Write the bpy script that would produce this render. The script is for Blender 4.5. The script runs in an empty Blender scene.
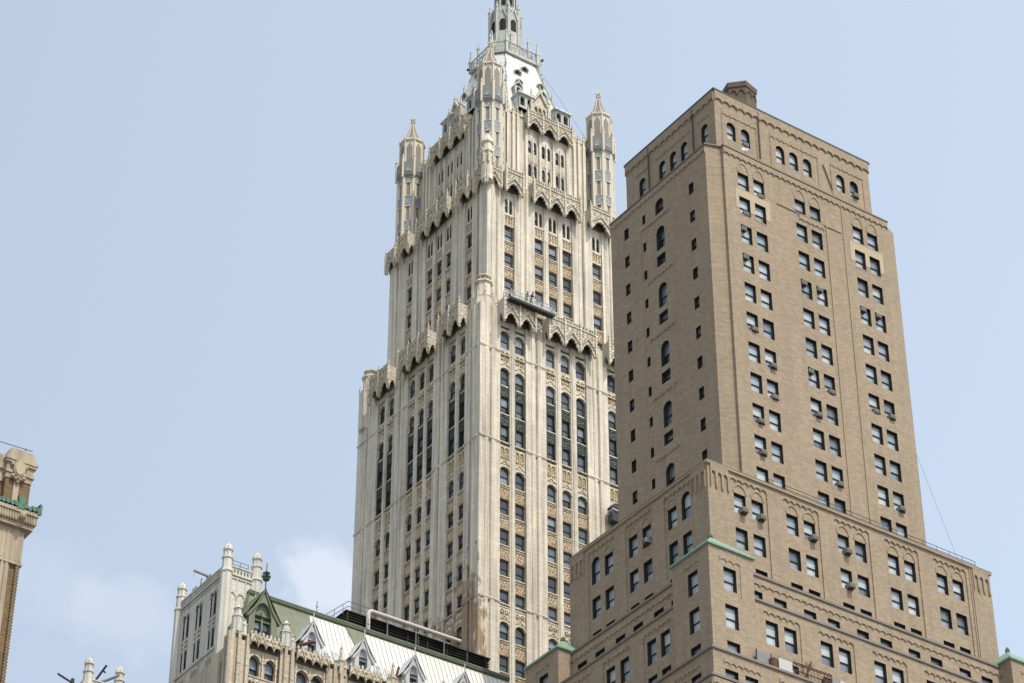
import bpy, bmesh, math, random
from mathutils import Vector, Matrix
rad = math.radians
random.seed(7)
sc = bpy.context.scene
C = sc.collection

# ------------------------------------------------------------------ camera
F_PX = 2663.96
PITCH, HEAD = rad(36.0859), rad(55.1842)     # heading: building X axis lies HEAD to the right of the view
fw = Vector((math.cos(HEAD), math.sin(HEAD), 0)); rt = Vector((math.sin(HEAD), -math.cos(HEAD), 0)); up = Vector((0, 0, 1))
CF = fw*math.cos(PITCH) + up*math.sin(PITCH)
CU = up*math.cos(PITCH) - fw*math.sin(PITCH)
cam_d = bpy.data.cameras.new('camera'); cam = bpy.data.objects.new('camera', cam_d); C.objects.link(cam)
m = Matrix((rt, CU, -CF)).transposed().to_4x4()
cam.matrix_world = m
cam_d.sensor_width = 36; cam_d.lens = F_PX*36/1024; cam_d.clip_start = 1; cam_d.clip_end = 20000
sc.camera = cam

# ------------------------------------------------------------------ world and sun
SUN = Vector((0.03, -0.56, 0.86)).normalized()        # direction towards the sun
EL = math.asin(SUN.z); ROT = math.atan2(SUN.x, SUN.y)
w = bpy.data.worlds.new('World'); sc.world = w; w.use_nodes = True
nt = w.node_tree; nd = nt.nodes; lk = nt.links; nd.clear()
out = nd.new('ShaderNodeOutputWorld'); bg = nd.new('ShaderNodeBackground')
sky = nd.new('ShaderNodeTexSky'); sky.sky_type = 'NISHITA'; sky.sun_disc = False
sky.sun_elevation = EL; sky.sun_rotation = ROT; sky.air_density = 1.0; sky.dust_density = 3.0; sky.ozone_density = 1.0
bg.inputs['Strength'].default_value = 0.15
hz = nd.new('ShaderNodeMixRGB'); hz.inputs[0].default_value = 0.5; hz.inputs[2].default_value = (4.5, 5.1, 5.65, 1)   # summer haze over the city
lk.new(sky.outputs[0], hz.inputs[1])
# two faint fair-weather clouds low in the sky
tc = nd.new('ShaderNodeTexCoord')
def cam_dir(px, py):
    return (CF*F_PX + rt*(px-512) - CU*(py-341.5)).normalized()
def cloud(px, py, radius, amount, prev, scale, squash):
    d0 = cam_dir(px, py)
    sub = nd.new('ShaderNodeVectorMath'); sub.operation = 'SUBTRACT'; sub.inputs[1].default_value = d0; lk.new(tc.outputs['Generated'], sub.inputs[0])
    scl = nd.new('ShaderNodeVectorMath'); scl.operation = 'MULTIPLY'; scl.inputs[1].default_value = (1, 1, squash); lk.new(sub.outputs[0], scl.inputs[0])
    ln = nd.new('ShaderNodeVectorMath'); ln.operation = 'LENGTH'; lk.new(scl.outputs[0], ln.inputs[0])
    nz = nd.new('ShaderNodeTexNoise'); nz.inputs['Scale'].default_value = scale; nz.inputs['Detail'].default_value = 7; nz.inputs['Roughness'].default_value = .55
    lk.new(tc.outputs['Generated'], nz.inputs['Vector'])
    a = nd.new('ShaderNodeMath'); a.operation = 'MULTIPLY_ADD'; a.inputs[1].default_value = radius*1.9; a.inputs[2].default_value = -radius*.95; lk.new(nz.outputs['Fac'], a.inputs[0])
    b = nd.new('ShaderNodeMath'); b.operation = 'ADD'; lk.new(ln.outputs['Value'], b.inputs[0]); lk.new(a.outputs[0], b.inputs[1])
    mr = nd.new('ShaderNodeMapRange'); mr.interpolation_type = 'SMOOTHSTEP'
    mr.inputs['From Min'].default_value = radius*1.0; mr.inputs['From Max'].default_value = radius*.3
    mr.inputs['To Min'].default_value = 0; mr.inputs['To Max'].default_value = amount
    lk.new(b.outputs[0], mr.inputs['Value'])
    mx = nd.new('ShaderNodeMixRGB'); mx.inputs[2].default_value = (5.7, 5.55, 6.0, 1)
    lk.new(mr.outputs[0], mx.inputs[0]); lk.new(prev, mx.inputs[1])
    return mx.outputs[0]
s_ = hz.outputs[0]
s_ = cloud(330, 590, .023, .36, s_, 60, 1.15)
s_ = cloud(130, 612, .028, .16, s_, 38, 1.6)
s_ = cloud(60, 580, .028, .08, s_, 42, 1.6)
# the haze glows a little more towards the sun's side of the sky
dt = nd.new('ShaderNodeVectorMath'); dt.operation = 'DOT_PRODUCT'; dt.inputs[1].default_value = rt; lk.new(tc.outputs['Generated'], dt.inputs[0])
gl = nd.new('ShaderNodeMath'); gl.operation = 'MULTIPLY_ADD'; gl.inputs[1].default_value = .34; gl.inputs[2].default_value = 1.0; lk.new(dt.outputs['Value'], gl.inputs[0])
gs = nd.new('ShaderNodeVectorMath'); gs.operation = 'SCALE'; lk.new(s_, gs.inputs[0]); lk.new(gl.outputs[0], gs.inputs['Scale']); s_ = gs.outputs[0]
lk.new(s_, bg.inputs['Color']); lk.new(bg.outputs[0], out.inputs[0])

sl = bpy.data.lights.new('sun', 'SUN'); sl.energy = 2.5; sl.angle = rad(.5); sl.color = (1, .93, .80)
so = bpy.data.objects.new('sun', sl); C.objects.link(so); so.rotation_euler = (-SUN).to_track_quat('-Z', 'Y').to_euler()
so.location = SUN*500
sc.view_settings.view_transform = 'Standard'; sc.view_settings.look = 'None'; sc.view_settings.gamma = 1; sc.view_settings.use_curve_mapping = False
sc.view_settings.exposure = 0.42
sc.render.engine = 'CYCLES'; sc.cycles.max_bounces = 6; sc.cycles.diffuse_bounces = 3
sc.render.resolution_x = 1024; sc.render.resolution_y = 683

# ------------------------------------------------------------------ materials
MATS = {}
def pmat(name, col, rough=.75, var=.25, vscale=.35, fine=.25, fscale=4., streak=0., brick=None, mortar=.8, bump=0., bscale=3., metallic=0., spec=.3, stain=None, seam=None):
    mt = bpy.data.materials.new(name); mt.use_nodes = True; n = mt.node_tree.nodes; l = mt.node_tree.links
    bs = n['Principled BSDF']; bs.inputs['Roughness'].default_value = rough; bs.inputs['Metallic'].default_value = metallic
    bs.inputs['Specular IOR Level'].default_value = spec
    geo = n.new('ShaderNodeNewGeometry'); sx = n.new('ShaderNodeSeparateXYZ'); l.new(geo.outputs['Position'], sx.inputs[0])
    ad = n.new('ShaderNodeMath'); l.new(sx.outputs[0], ad.inputs[0]); l.new(sx.outputs[1], ad.inputs[1])
    cv = n.new('ShaderNodeCombineXYZ'); l.new(ad.outputs[0], cv.inputs[0]); l.new(sx.outputs[2], cv.inputs[1])
    def math_(op, a, b):
        q = n.new('ShaderNodeMath'); q.operation = op
        for i, v in enumerate((a, b)):
            if isinstance(v, (int, float)): q.inputs[i].default_value = v
            else: l.new(v, q.inputs[i])
        return q.outputs[0]
    def noise(vec, s, det=4, r=.6):
        q = n.new('ShaderNodeTexNoise'); q.inputs['Scale'].default_value = s; q.inputs['Detail'].default_value = det; q.inputs['Roughness'].default_value = r
        l.new(vec, q.inputs['Vector']); return q.outputs['Fac']
    fac = math_('MULTIPLY_ADD', noise(geo.outputs['Position'], vscale), var*2); fac.node.inputs[2].default_value = 1-var
    f2 = math_('MULTIPLY_ADD', noise(geo.outputs['Position'], fscale, 2), fine*2); f2.node.inputs[2].default_value = 1-fine
    fac = math_('MULTIPLY', fac, f2)
    if streak:
        mp = n.new('ShaderNodeVectorMath'); mp.operation = 'MULTIPLY'; mp.inputs[1].default_value = (1.6, 1.6, .07); l.new(geo.outputs['Position'], mp.inputs[0])
        s = noise(mp.outputs[0], 1., 5, .65)
        mr = n.new('ShaderNodeMapRange'); mr.inputs['From Min'].default_value = .42; mr.inputs['From Max'].default_value = .72
        mr.inputs['To Min'].default_value = 1; mr.inputs['To Max'].default_value = 1-streak; l.new(s, mr.inputs['Value'])
        fac = math_('MULTIPLY', fac, mr.outputs[0])
    hgt = None
    if brick:
        bt = n.new('ShaderNodeTexBrick'); bt.inputs['Scale'].default_value = 1; bt.inputs['Brick Width'].default_value = brick[0]; bt.inputs['Row Height'].default_value = brick[1]
        bt.inputs['Mortar Size'].default_value = brick[2]; bt.inputs['Mortar Smooth'].default_value = .3; bt.inputs['Bias'].default_value = 0
        a = brick[3]
        bt.inputs['Color1'].default_value = (1-a, 1-a, 1-a, 1); bt.inputs['Color2'].default_value = (1+a, 1+a, 1+a, 1); bt.inputs['Mortar'].default_value = (mortar,)*3+(1,)
        l.new(cv.outputs[0], bt.inputs['Vector'])
        bw = n.new('ShaderNodeRGBToBW'); l.new(bt.outputs['Color'], bw.inputs[0])
        fac = math_('MULTIPLY', fac, bw.outputs[0])
    base = n.new('ShaderNodeMixRGB'); base.blend_type = 'MULTIPLY'; base.inputs[0].default_value = 1; base.inputs[1].default_value = (*col, 1)
    gv = n.new('ShaderNodeCombineXYZ')
    for i in range(3): l.new(fac, gv.inputs[i])
    l.new(gv.outputs[0], base.inputs[2]); colout = base.outputs[0]
    for st in (stain or []):
        # a weathered patch: colour, centre, radii, noise scale, threshold, amount
        scol, cen, rr, ns, th, amt = st
        sb = n.new('ShaderNodeVectorMath'); sb.operation = 'SUBTRACT'; sb.inputs[1].default_value = cen; l.new(geo.outputs['Position'], sb.inputs[0])
        dv = n.new('ShaderNodeVectorMath'); dv.operation = 'DIVIDE'; dv.inputs[1].default_value = rr; l.new(sb.outputs[0], dv.inputs[0])
        ln = n.new('ShaderNodeVectorMath'); ln.operation = 'LENGTH'; l.new(dv.outputs[0], ln.inputs[0])
        mp = n.new('ShaderNodeVectorMath'); mp.operation = 'MULTIPLY'; mp.inputs[1].default_value = (1, 1, .45); l.new(geo.outputs['Position'], mp.inputs[0])
        nn = noise(mp.outputs[0], ns, 5, .6)
        v = math_('MULTIPLY_ADD', ln.outputs['Value'], -.45); l.new(nn, v.node.inputs[2])
        mr = n.new('ShaderNodeMapRange'); mr.inputs['From Min'].default_value = th; mr.inputs['From Max'].default_value = th+.06; mr.inputs['To Max'].default_value = amt; l.new(v, mr.inputs['Value'])
        mx = n.new('ShaderNodeMixRGB'); mx.inputs[2].default_value = (*scol, 1); l.new(mr.outputs[0], mx.inputs[0]); l.new(colout, mx.inputs[1]); colout = mx.outputs[0]
    if seam:
        wv = n.new('ShaderNodeMath'); wv.operation = 'FRACT'; l.new(math_('MULTIPLY', ad.outputs[0], 1/seam[0]), wv.inputs[0])
        lt = math_('LESS_THAN', wv.outputs[0], seam[1])
        mx = n.new('ShaderNodeMixRGB'); mx.inputs[2].default_value = (*seam[2], 1); l.new(lt, mx.inputs[0]); l.new(colout, mx.inputs[1]); colout = mx.outputs[0]
    l.new(colout, bs.inputs['Base Color'])
    if bump:
        bp = n.new('ShaderNodeBump'); bp.inputs['Strength'].default_value = bump; bp.inputs['Distance'].default_value = .15
        vo = n.new('ShaderNodeTexVoronoi'); vo.inputs['Scale'].default_value = bscale; l.new(geo.outputs['Position'], vo.inputs['Vector'])
        l.new(vo.outputs['Distance'], bp.inputs['Height']); l.new(bp.outputs[0], bs.inputs['Normal'])
    MATS[name] = mt
    return mt
def pane_mat(name, cols, rough=.07, spec=.6):
    mt = bpy.data.materials.new(name); mt.use_nodes = True; n = mt.node_tree.nodes; l = mt.node_tree.links
    bs = n['Principled BSDF']; bs.inputs['Roughness'].default_value = rough; bs.inputs['Specular IOR Level'].default_value = spec
    geo = n.new('ShaderNodeNewGeometry'); oi = n.new('ShaderNodeObjectInfo')
    ad = n.new('ShaderNodeMath'); l.new(geo.outputs['Random Per Island'], ad.inputs[0]); l.new(oi.outputs['Random'], ad.inputs[1])
    fr_ = n.new('ShaderNodeMath'); fr_.operation = 'FRACT'; l.new(ad.outputs[0], fr_.inputs[0])
    rp = n.new('ShaderNodeValToRGB'); rp.color_ramp.interpolation = 'LINEAR'
    el = rp.color_ramp.elements
    while len(el) < len(cols): el.new(.5)
    for i, (p, c) in enumerate(cols): el[i].position = p; el[i].color = (*c, 1)
    l.new(fr_.outputs[0], rp.inputs[0]); l.new(rp.outputs[0], bs.inputs['Base Color'])
    MATS[name] = mt

XC, YC = 135.566, 201.217
pmat('terracotta', (.685, .62, .50), .5, .18, .45, .12, 4, streak=.5, brick=(1.1, .62, .022, .05), mortar=.72, spec=.4,
     stain=[((.27, .17, .075), (XC-1.2, YC+2.6, 139), (3.0, 5.6, 12.5), 1.7, .13, .85), ((.30, .21, .12), (XC-.5, YC+6.5, 136), (3, 11, 11), .9, .17, .7)])
pmat('terracotta_carved', (.60, .53, .40), .6, .15, .6, .15, 6, streak=.3, bump=.8, bscale=3.2)
pmat('terracotta_grey', (.54, .50, .405), .65, .22, .8, .2, 6, streak=.35, bump=.6, bscale=3.2)
pmat('terracotta_brown', (.42, .31, .20), .7, .2, .8, .2, 6, bump=1.0, bscale=3.6)
pmat('terracotta_ochre', (.36, .27, .155), .7, .25, 1.2, .2, 7, bump=.6, bscale=4)
pmat('spandrel_green', (.055, .072, .055), .6, .3, .8, .2, 6, bump=.9, bscale=3.4)
pmat('green_dark', (.035, .05, .04), .6, .3, .8, .2, 6)
pmat('turret_cream', (.64, .575, .455), .55, .1, .5, .08, 6, streak=.2)
pmat('turret_grey', (.225, .215, .19), .6, .1, .5, .1, 6)
pmat('turret_blue', (.24, .29, .315), .5, .35, 2.2, .2, 6, bump=.6, bscale=3)
pmat('crown_white', (.66, .67, .655), .45, .08, .5, .06, 5, streak=.15, brick=(1.0, 1.05, .05, .03), mortar=.55)
pmat('crown_grey', (.47, .48, .44), .6, .2, 1., .15, 6, streak=.25)
pmat('crown_green', (.25, .33, .25), .6, .35, 1., .2, 5)
pmat('brick_tan', (.338, .268, .191), .85, .12, .12, .17, 3.0, streak=.12, brick=(.5, .17, .015, .12), mortar=.86, spec=.15)
pmat('brick_trim', (.355, .285, .20), .85, .15, .3, .12, 3, streak=.15, spec=.15)
pmat('brick_dark', (.16, .125, .09), .85, .2, .3, .15, 3, streak=.2, brick=(.5, .17, .015, .12), spec=.15)
pmat('stucco', (.45, .375, .26), .85, .1, .5, .08, 4, spec=.15)
pmat('coping', (.21, .19, .165), .8, .25, .5, .2, 4)
pmat('eave_dark', (.05, .065, .055), .6, .3, .6, .2, 4)
pmat('copper_green', (.20, .32, .245), .65, .22, .6, .15, 4, seam=(.6, .1, (.15, .24, .185)))
pmat('copper_moss', (.20, .218, .155), .7, .2, .8, .15, 3, streak=.3, seam=(.42, .1, (.13, .17, .09)))
pmat('copper_moss_d', (.15, .18, .11), .7, .25, .8, .15, 3, streak=.3)
pmat('copper_dark', (.085, .12, .075), .7, .3, .8, .2, 4)
pmat('roof_white', (.70, .685, .65), .5, .05, .6, .04, 4, streak=.08)
pmat('seam_grey', (.42, .40, .37), .6, .1, 1, .1, 4)
pmat('dormer_grey', (.52, .535, .55), .6, .08, .8, .06, 5, streak=.1)
pmat('wing_stone', (.52, .455, .35), .7, .2, .5, .15, 5, streak=.42, bump=.3, bscale=2.5)
pmat('wing_white', (.62, .60, .53), .55, .1, .4, .08, 5, streak=.3, brick=(.9, .5, .022, .015), mortar=.72)
pmat('louver_dark', (.03, .026, .022), .8, .2, .6, .2, 4, brick=(60, .3, .05, .05), mortar=.5)
pmat('wing_plain', (.62, .60, .53), .55, .12, .5, .1, 5, streak=.3)
pmat('pipe_white', (.62, .54, .52), .45, .1, 1, .05, 5)
pmat('frame_dark', (.022, .024, .026), .6, .1, 1, .1, 5)
pmat('frame_bronze', (.045, .042, .036), .6, .1, 1, .1, 5)
pmat('metal_grey', (.22, .225, .225), .5, .2, 1, .1, 6)
pmat('metal_light', (.55, .56, .55), .45, .1, 1, .1, 6)
pmat('metal_dark', (.04, .042, .045), .55, .2, 1, .1, 6)
pmat('rust', (.12, .055, .035), .85, .35, 2, .2, 6)
pmat('ac_case', (.27, .255, .225), .6, .2, 1.5, .1, 6)
pmat('ac_grille', (.06, .06, .06), .6, .1, 1, .1, 6)
pmat('brown_brick', (.19, .13, .075), .85, .2, .5, .2, 3, brick=(.42, .16, .02, .2), mortar=.8, spec=.15)
pmat('buff_stone', (.42, .345, .25), .75, .2, .6, .15, 4, streak=.45)
pmat('verdigris', (.075, .175, .12), .65, .35, 2, .2, 6)
pmat('bounce_ground', (.20, .19, .17), .9, .2, .05, .1, 2)
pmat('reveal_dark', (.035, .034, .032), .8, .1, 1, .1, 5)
pmat('cloth_green', (.06, .10, .085), .9, .1, 2, .1, 6)
pmat('cloth_brown', (.10, .075, .06), .9, .1, 2, .1, 6)
pmat('skin', (.42, .27, .19), .7, .05, 2, .05, 6)
pmat('board_white', (.48, .48, .46), .6, .05, 1, .05, 5)
pmat('canopy_shade', (.10, .095, .08), .9, .2, 1, .1, 5)  # near-black colour standing in for shade under the canopies
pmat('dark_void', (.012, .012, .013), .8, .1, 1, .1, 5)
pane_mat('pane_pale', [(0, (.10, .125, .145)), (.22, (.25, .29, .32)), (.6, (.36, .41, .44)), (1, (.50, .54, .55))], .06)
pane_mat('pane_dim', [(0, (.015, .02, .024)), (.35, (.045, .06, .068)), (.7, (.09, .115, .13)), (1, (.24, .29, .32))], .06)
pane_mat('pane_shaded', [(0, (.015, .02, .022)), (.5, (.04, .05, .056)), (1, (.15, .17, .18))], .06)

# ------------------------------------------------------------------ mesh builder
class MB:
    def __init__(s): s.v = []; s.f = []; s.m = []; s.names = []
    def mi(s, name):
        if name not in s.names: s.names.append(name)
        return s.names.index(name)
    def face(s, pts, mat):
        b = len(s.v); s.v += [tuple(p) for p in pts]; s.f.append(tuple(range(b, b+len(pts)))); s.m.append(s.mi(mat))
    def mesh(s, vs, fs, mat):
        b = len(s.v); s.v += [tuple(p) for p in vs]; k = s.mi(mat)
        for f in fs: s.f.append(tuple(b+i for i in f)); s.m.append(k)
    def build(s, name, parent=None, smooth=False):
        me = bpy.data.meshes.new(name)
        org = parent_origin(parent) if parent else Vector((0, 0, 0))
        me.from_pydata([(x-org.x, y-org.y, z-org.z) for x, y, z in s.v], [], s.f)
        for nm in s.names: me.materials.append(MATS[nm])
        me.polygons.foreach_set('material_index', s.m)
        if smooth: me.polygons.foreach_set('use_smooth', [True]*len(s.f))
        me.update()
        o = bpy.data.objects.new(name, me); C.objects.link(o)
        if parent: o.parent = parent
        return o
def parent_origin(p):
    v = Vector(p.location)
    while p.parent: p = p.parent; v += Vector(p.location)
    return v
def thing(name, label, cat, loc, group=None):
    o = bpy.data.objects.new(name, None); C.objects.link(o); o.location = loc; o.empty_display_size = .5
    o['label'] = label; o['category'] = cat
    if group: o['group'] = group
    return o
def tag(o, label, cat, group=None):
    o['label'] = label; o['category'] = cat
    if group: o['group'] = group
    return o
def center(mb):
    n_ = len(mb.v); return Vector((sum(p[0] for p in mb.v)/n_, sum(p[1] for p in mb.v)/n_, min(p[2] for p in mb.v)))
def build_thing(mb, name, label, cat, group=None, smooth=False):
    """a thing that is one mesh, its origin at its own base"""
    c = center(mb); mb.v = [(x-c.x, y-c.y, z-c.z) for x, y, z in mb.v]
    o = mb.build(name, None, smooth); o.location = c
    return tag(o, label, cat, group)

class Fr:
    """a facade plane: P(u, d, z), d outward. kind 'R' faces -Y (u along +X), 'L' faces -X (u along +Y)"""
    def __init__(s, kind, ox, oy, s_=1): s.s = s_; s.k = kind; s.ox = ox; s.oy = oy; s.rot = 0 if kind == 'R' else -math.pi/2
    def P(s, u, d, z):
        d *= s.s; return (s.ox+u, s.oy-d, z) if s.k == 'R' else (s.ox-d, s.oy+u, z)
    def off(s, d):
        d *= s.s; return Fr(s.k, s.ox, s.oy-d, s.s) if s.k == 'R' else Fr(s.k, s.ox-d, s.oy, s.s)
BOXF = [(0, 1, 3, 2), (4, 6, 7, 5), (0, 4, 5, 1), (2, 3, 7, 6), (0, 2, 6, 4), (1, 5, 7, 3)]
def box(mb, fr, u0, u1, z0, z1, d0, d1, mat):
    mb.mesh([fr.P(u, d, z) for u in (u0, u1) for d in (d0, d1) for z in (z0, z1)], BOXF, mat)
def wbox(mb, x0, x1, y0, y1, z0, z1, mat):
    mb.mesh([(x, y, z) for x in (x0, x1) for y in (y0, y1) for z in (z0, z1)], BOXF, mat)
def bar(mb, a, b, r, mat, n=6):
    a = Vector(a); b = Vector(b); d = (b-a).normalized(); t = Vector((0, 0, 1)) if abs(d.z) < .9 else Vector((1, 0, 0))
    x = d.cross(t).normalized(); y = d.cross(x)
    vs = [tuple(p+(x*math.cos(k*2*math.pi/n)+y*math.sin(k*2*math.pi/n))*r) for p in (a, b) for k in range(n)]
    fs = [(k, (k+1) % n, n+(k+1) % n, n+k) for k in range(n)]+[tuple(range(n))[::-1], tuple(range(n, 2*n))]
    mb.mesh(vs, fs, mat)
def lathe(mb, cx, cy, prof, mat, n=8, rot=None, cap=True):
    """prof: list of (radius, z)"""
    rot = math.pi/n if rot is None else rot
    vs = [(cx+r*math.cos(rot+k*2*math.pi/n), cy+r*math.sin(rot+k*2*math.pi/n), z) for r, z in prof for k in range(n)]
    fs = [(i*n+k, i*n+(k+1) % n, (i+1)*n+(k+1) % n, (i+1)*n+k) for i in range(len(prof)-1) for k in range(n)]
    if cap: fs += [tuple(range(n))[::-1], tuple(range((len(prof)-1)*n, len(prof)*n))]
    mb.mesh(vs, fs, mat)
def extr(mb, fr, poly, d0, d1, mat):
    n_ = len(poly)
    mb.mesh([fr.P(u, d, z) for d in (d0, d1) for u, z in poly],
            [tuple(range(n_)), tuple(range(n_, 2*n_))[::-1]]+[(k, (k+1) % n_, n_+(k+1) % n_, n_+k) for k in range(n_)], mat)
def arc(a, b, zs, rise, n=8):
    mid = (a+b)/2; h = (b-a)/2
    return [(mid-h*math.cos(math.pi*k/n), zs+rise*math.sin(math.pi*k/n)) for k in range(n+1)]
def pointed(a, b, zs, rise, n=4):
    out = []
    for k in range(n+1):
        t = k/n; out.append((a+(b-a)/2*(1-math.cos(t*math.pi/2)), zs+rise*math.sin(t*math.pi/2)**.9))
    return out+[(a+b-u, z) for u, z in reversed(out[:-1])]
CUSP = [(0, 0), (.07, .28), (.14, .30), (.17, .62), (.27, .66), (.30, .86), (.42, .88), (.5, 1)]
def cusped(a, b, zs, rise):
    L = [(a+(b-a)*x, zs+rise*z) for x, z in CUSP]
    return L+[(a+b-u, z) for u, z in reversed(L[:-1])]
def many(fn, a, b, n, zs, rise, *args):
    out = []; s = (b-a)/n
    for k in range(n):
        p = fn(a+k*s, a+(k+1)*s, zs, rise, *args); out += p if k == 0 else p[1:]
    return out
def apron(mb, fr, prof, ztop, d0, d1, mat):
    """a slab whose lower edge follows prof"""
    n_ = len(prof)
    vs = [fr.P(u, d1, z) for u, z in prof]+[fr.P(u, d1, ztop) for u, z in prof]+[fr.P(u, d0, z) for u, z in prof]+[fr.P(u, d0, ztop) for u, z in prof]
    fs = []
    for k in range(n_-1):
        fs += [(k, k+1, n_+k+1, n_+k), (2*n_+k, 3*n_+k, 3*n_+k+1, 2*n_+k+1), (k, 2*n_+k, 2*n_+k+1, k+1), (n_+k, n_+k+1, 3*n_+k+1, 3*n_+k)]
    fs += [(0, n_, 3*n_, 2*n_), (n_-1, 3*n_-1, 4*n_-1, 2*n_-1)]
    mb.mesh(vs, fs, mat)
def arch_ring(mb, fr, uc, zs, r, t, d0, d1, mat, n=8, rise=None):
    rise = rise or r
    i = arc(uc-r, uc+r, zs, rise, n); o = arc(uc-r-t, uc+r+t, zs, rise+t, n)
    extr_ring(mb, fr, i, o, d0, d1, mat)
def extr_ring(mb, fr, i, o, d0, d1, mat):
    n_ = len(i)
    vs = [fr.P(u, d, z) for d in (d0, d1) for u, z in i+o]
    fs = []
    for k in range(n_-1):
        fs += [(2*n_+k, 2*n_+k+1, 3*n_+k+1, 3*n_+k), (k, 2*n_+k, 2*n_+k+1, k+1), (n_+k, n_+k+1, 3*n_+k+1, 3*n_+k)]
    fs += [(0, n_, 3*n_, 2*n_), (n_-1, 3*n_-1, 4*n_-1, 2*n_-1)]
    mb.mesh(vs, fs, mat)
def wall(mb, fr, u0, u1, z0, z1, ops, mat, dep=.3, rmat=None):
    """wall sheet with openings (a, b, c, e, profile or None), each with real reveals of depth dep"""
    rmat = rmat or mat
    ops = [o for o in ops if o[1] > u0 and o[0] < u1]
    us = sorted({u0, u1, *[round(x, 4) for o in ops for x in o[:2]]}); zs = sorted({z0, z1, *[round(x, 4) for o in ops for x in o[2:4]]})
    us = [u for u in us if u0 <= u <= u1]; zs = [z for z in zs if z0 <= z <= z1]
    for j in range(len(zs)-1):
        run = None; zc = (zs[j]+zs[j+1])/2
        for i in range(len(us)):
            solid = False
            if i < len(us)-1:
                uc = (us[i]+us[i+1])/2
                solid = not any(o[0] < uc < o[1] and o[2] < zc < o[3] for o in ops)
            if solid and run is None: run = us[i]
            if not solid and run is not None:
                mb.face([fr.P(run, 0, zs[j]), fr.P(us[i], 0, zs[j]), fr.P(us[i], 0, zs[j+1]), fr.P(run, 0, zs[j+1])], mat); run = None
    for a, b, c, e, prof in [o[:5] for o in ops]:
        prof = prof or [(a, e), (b, e)]
        mb.face([fr.P(a, 0, c), fr.P(a, -dep, c), fr.P(a, -dep, prof[0][1]), fr.P(a, 0, prof[0][1])], rmat)
        mb.face([fr.P(b, 0, c), fr.P(b, -dep, c), fr.P(b, -dep, prof[-1][1]), fr.P(b, 0, prof[-1][1])], rmat)
        mb.face([fr.P(a, 0, c), fr.P(b, 0, c), fr.P(b, -dep, c), fr.P(a, -dep, c)], rmat)
        for (p, q), (r_, s) in zip(prof, prof[1:]):
            if abs(r_-p) < 1e-6 and abs(s-q) < 1e-6: continue
            mb.face([fr.P(p, 0, q), fr.P(r_, 0, s), fr.P(r_, -dep, s), fr.P(p, -dep, q)], rmat)
            if (q < e-1e-4 or s < e-1e-4) and r_ > p+1e-6:
                mb.face([fr.P(p, 0, q), fr.P(r_, 0, s), fr.P(r_, 0, e+1e-5), fr.P(p, 0, e+1e-5)], mat)

# ------------------------------------------------------------------ windows
def project(p):
    p = Vector(p); z = p.dot(CF); return (512+F_PX*p.dot(rt)/z, 341.5-F_PX*p.dot(CU)/z)
def window_geo(w_, h, arch, kind):
    """(frame_mb, pane_mb) local: x across (centred), y into the wall, z up"""
    f = MB(); p = MB(); fr = Fr('R', 0, 0); fm = 'frame_dark' if kind != 'bronze' else 'frame_bronze'
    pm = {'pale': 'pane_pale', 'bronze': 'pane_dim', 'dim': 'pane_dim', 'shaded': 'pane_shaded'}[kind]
    t = .09 if w_ > .8 else .055
    hs = h-arch
    for s in (-1, 1): box(f, fr, min(s*w_/2, s*(w_/2-t)), max(s*w_/2, s*(w_/2-t)), 0, hs, -.14, -.02, fm)
    box(f, fr, -w_/2+t, w_/2-t, 0, t, -.14, -.02, fm)
    zm = h*.47
    if h > 1.0: box(f, fr, -w_/2+t, w_/2-t, zm-.05, zm+.05, -.13, -.03, fm)
    if arch:
        o = arc(-w_/2, w_/2, hs, arch, 8); i = arc(-w_/2+t, w_/2-t, hs, arch-t, 8)
        extr_ring(f, fr, i, o, -.14, -.02, fm)
    else: box(f, fr, -w_/2+t, w_/2-t, h-t*1.4, h, -.14, -.02, fm)
    x0 = w_/2-t*.5
    if h > 1.0:
        p.face([(-x0, .12, .02), (x0, .12, .02), (x0, .12, zm), (-x0, .12, zm)], pm)
        top = [(-x0, .07, zm), (x0, .07, zm)]
    else: top = [(-x0, .07, .02), (x0, .07, .02)]
    if arch: top += [(u*x0*2/w_, .07, z) for u, z in reversed(arc(-w_/2, w_/2, hs, arch-.02, 8))]
    else: top += [(x0, .07, h-.02), (-x0, .07, h-.02)]
    p.face(top, pm)
    return f, p
WCACHE = {}
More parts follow.
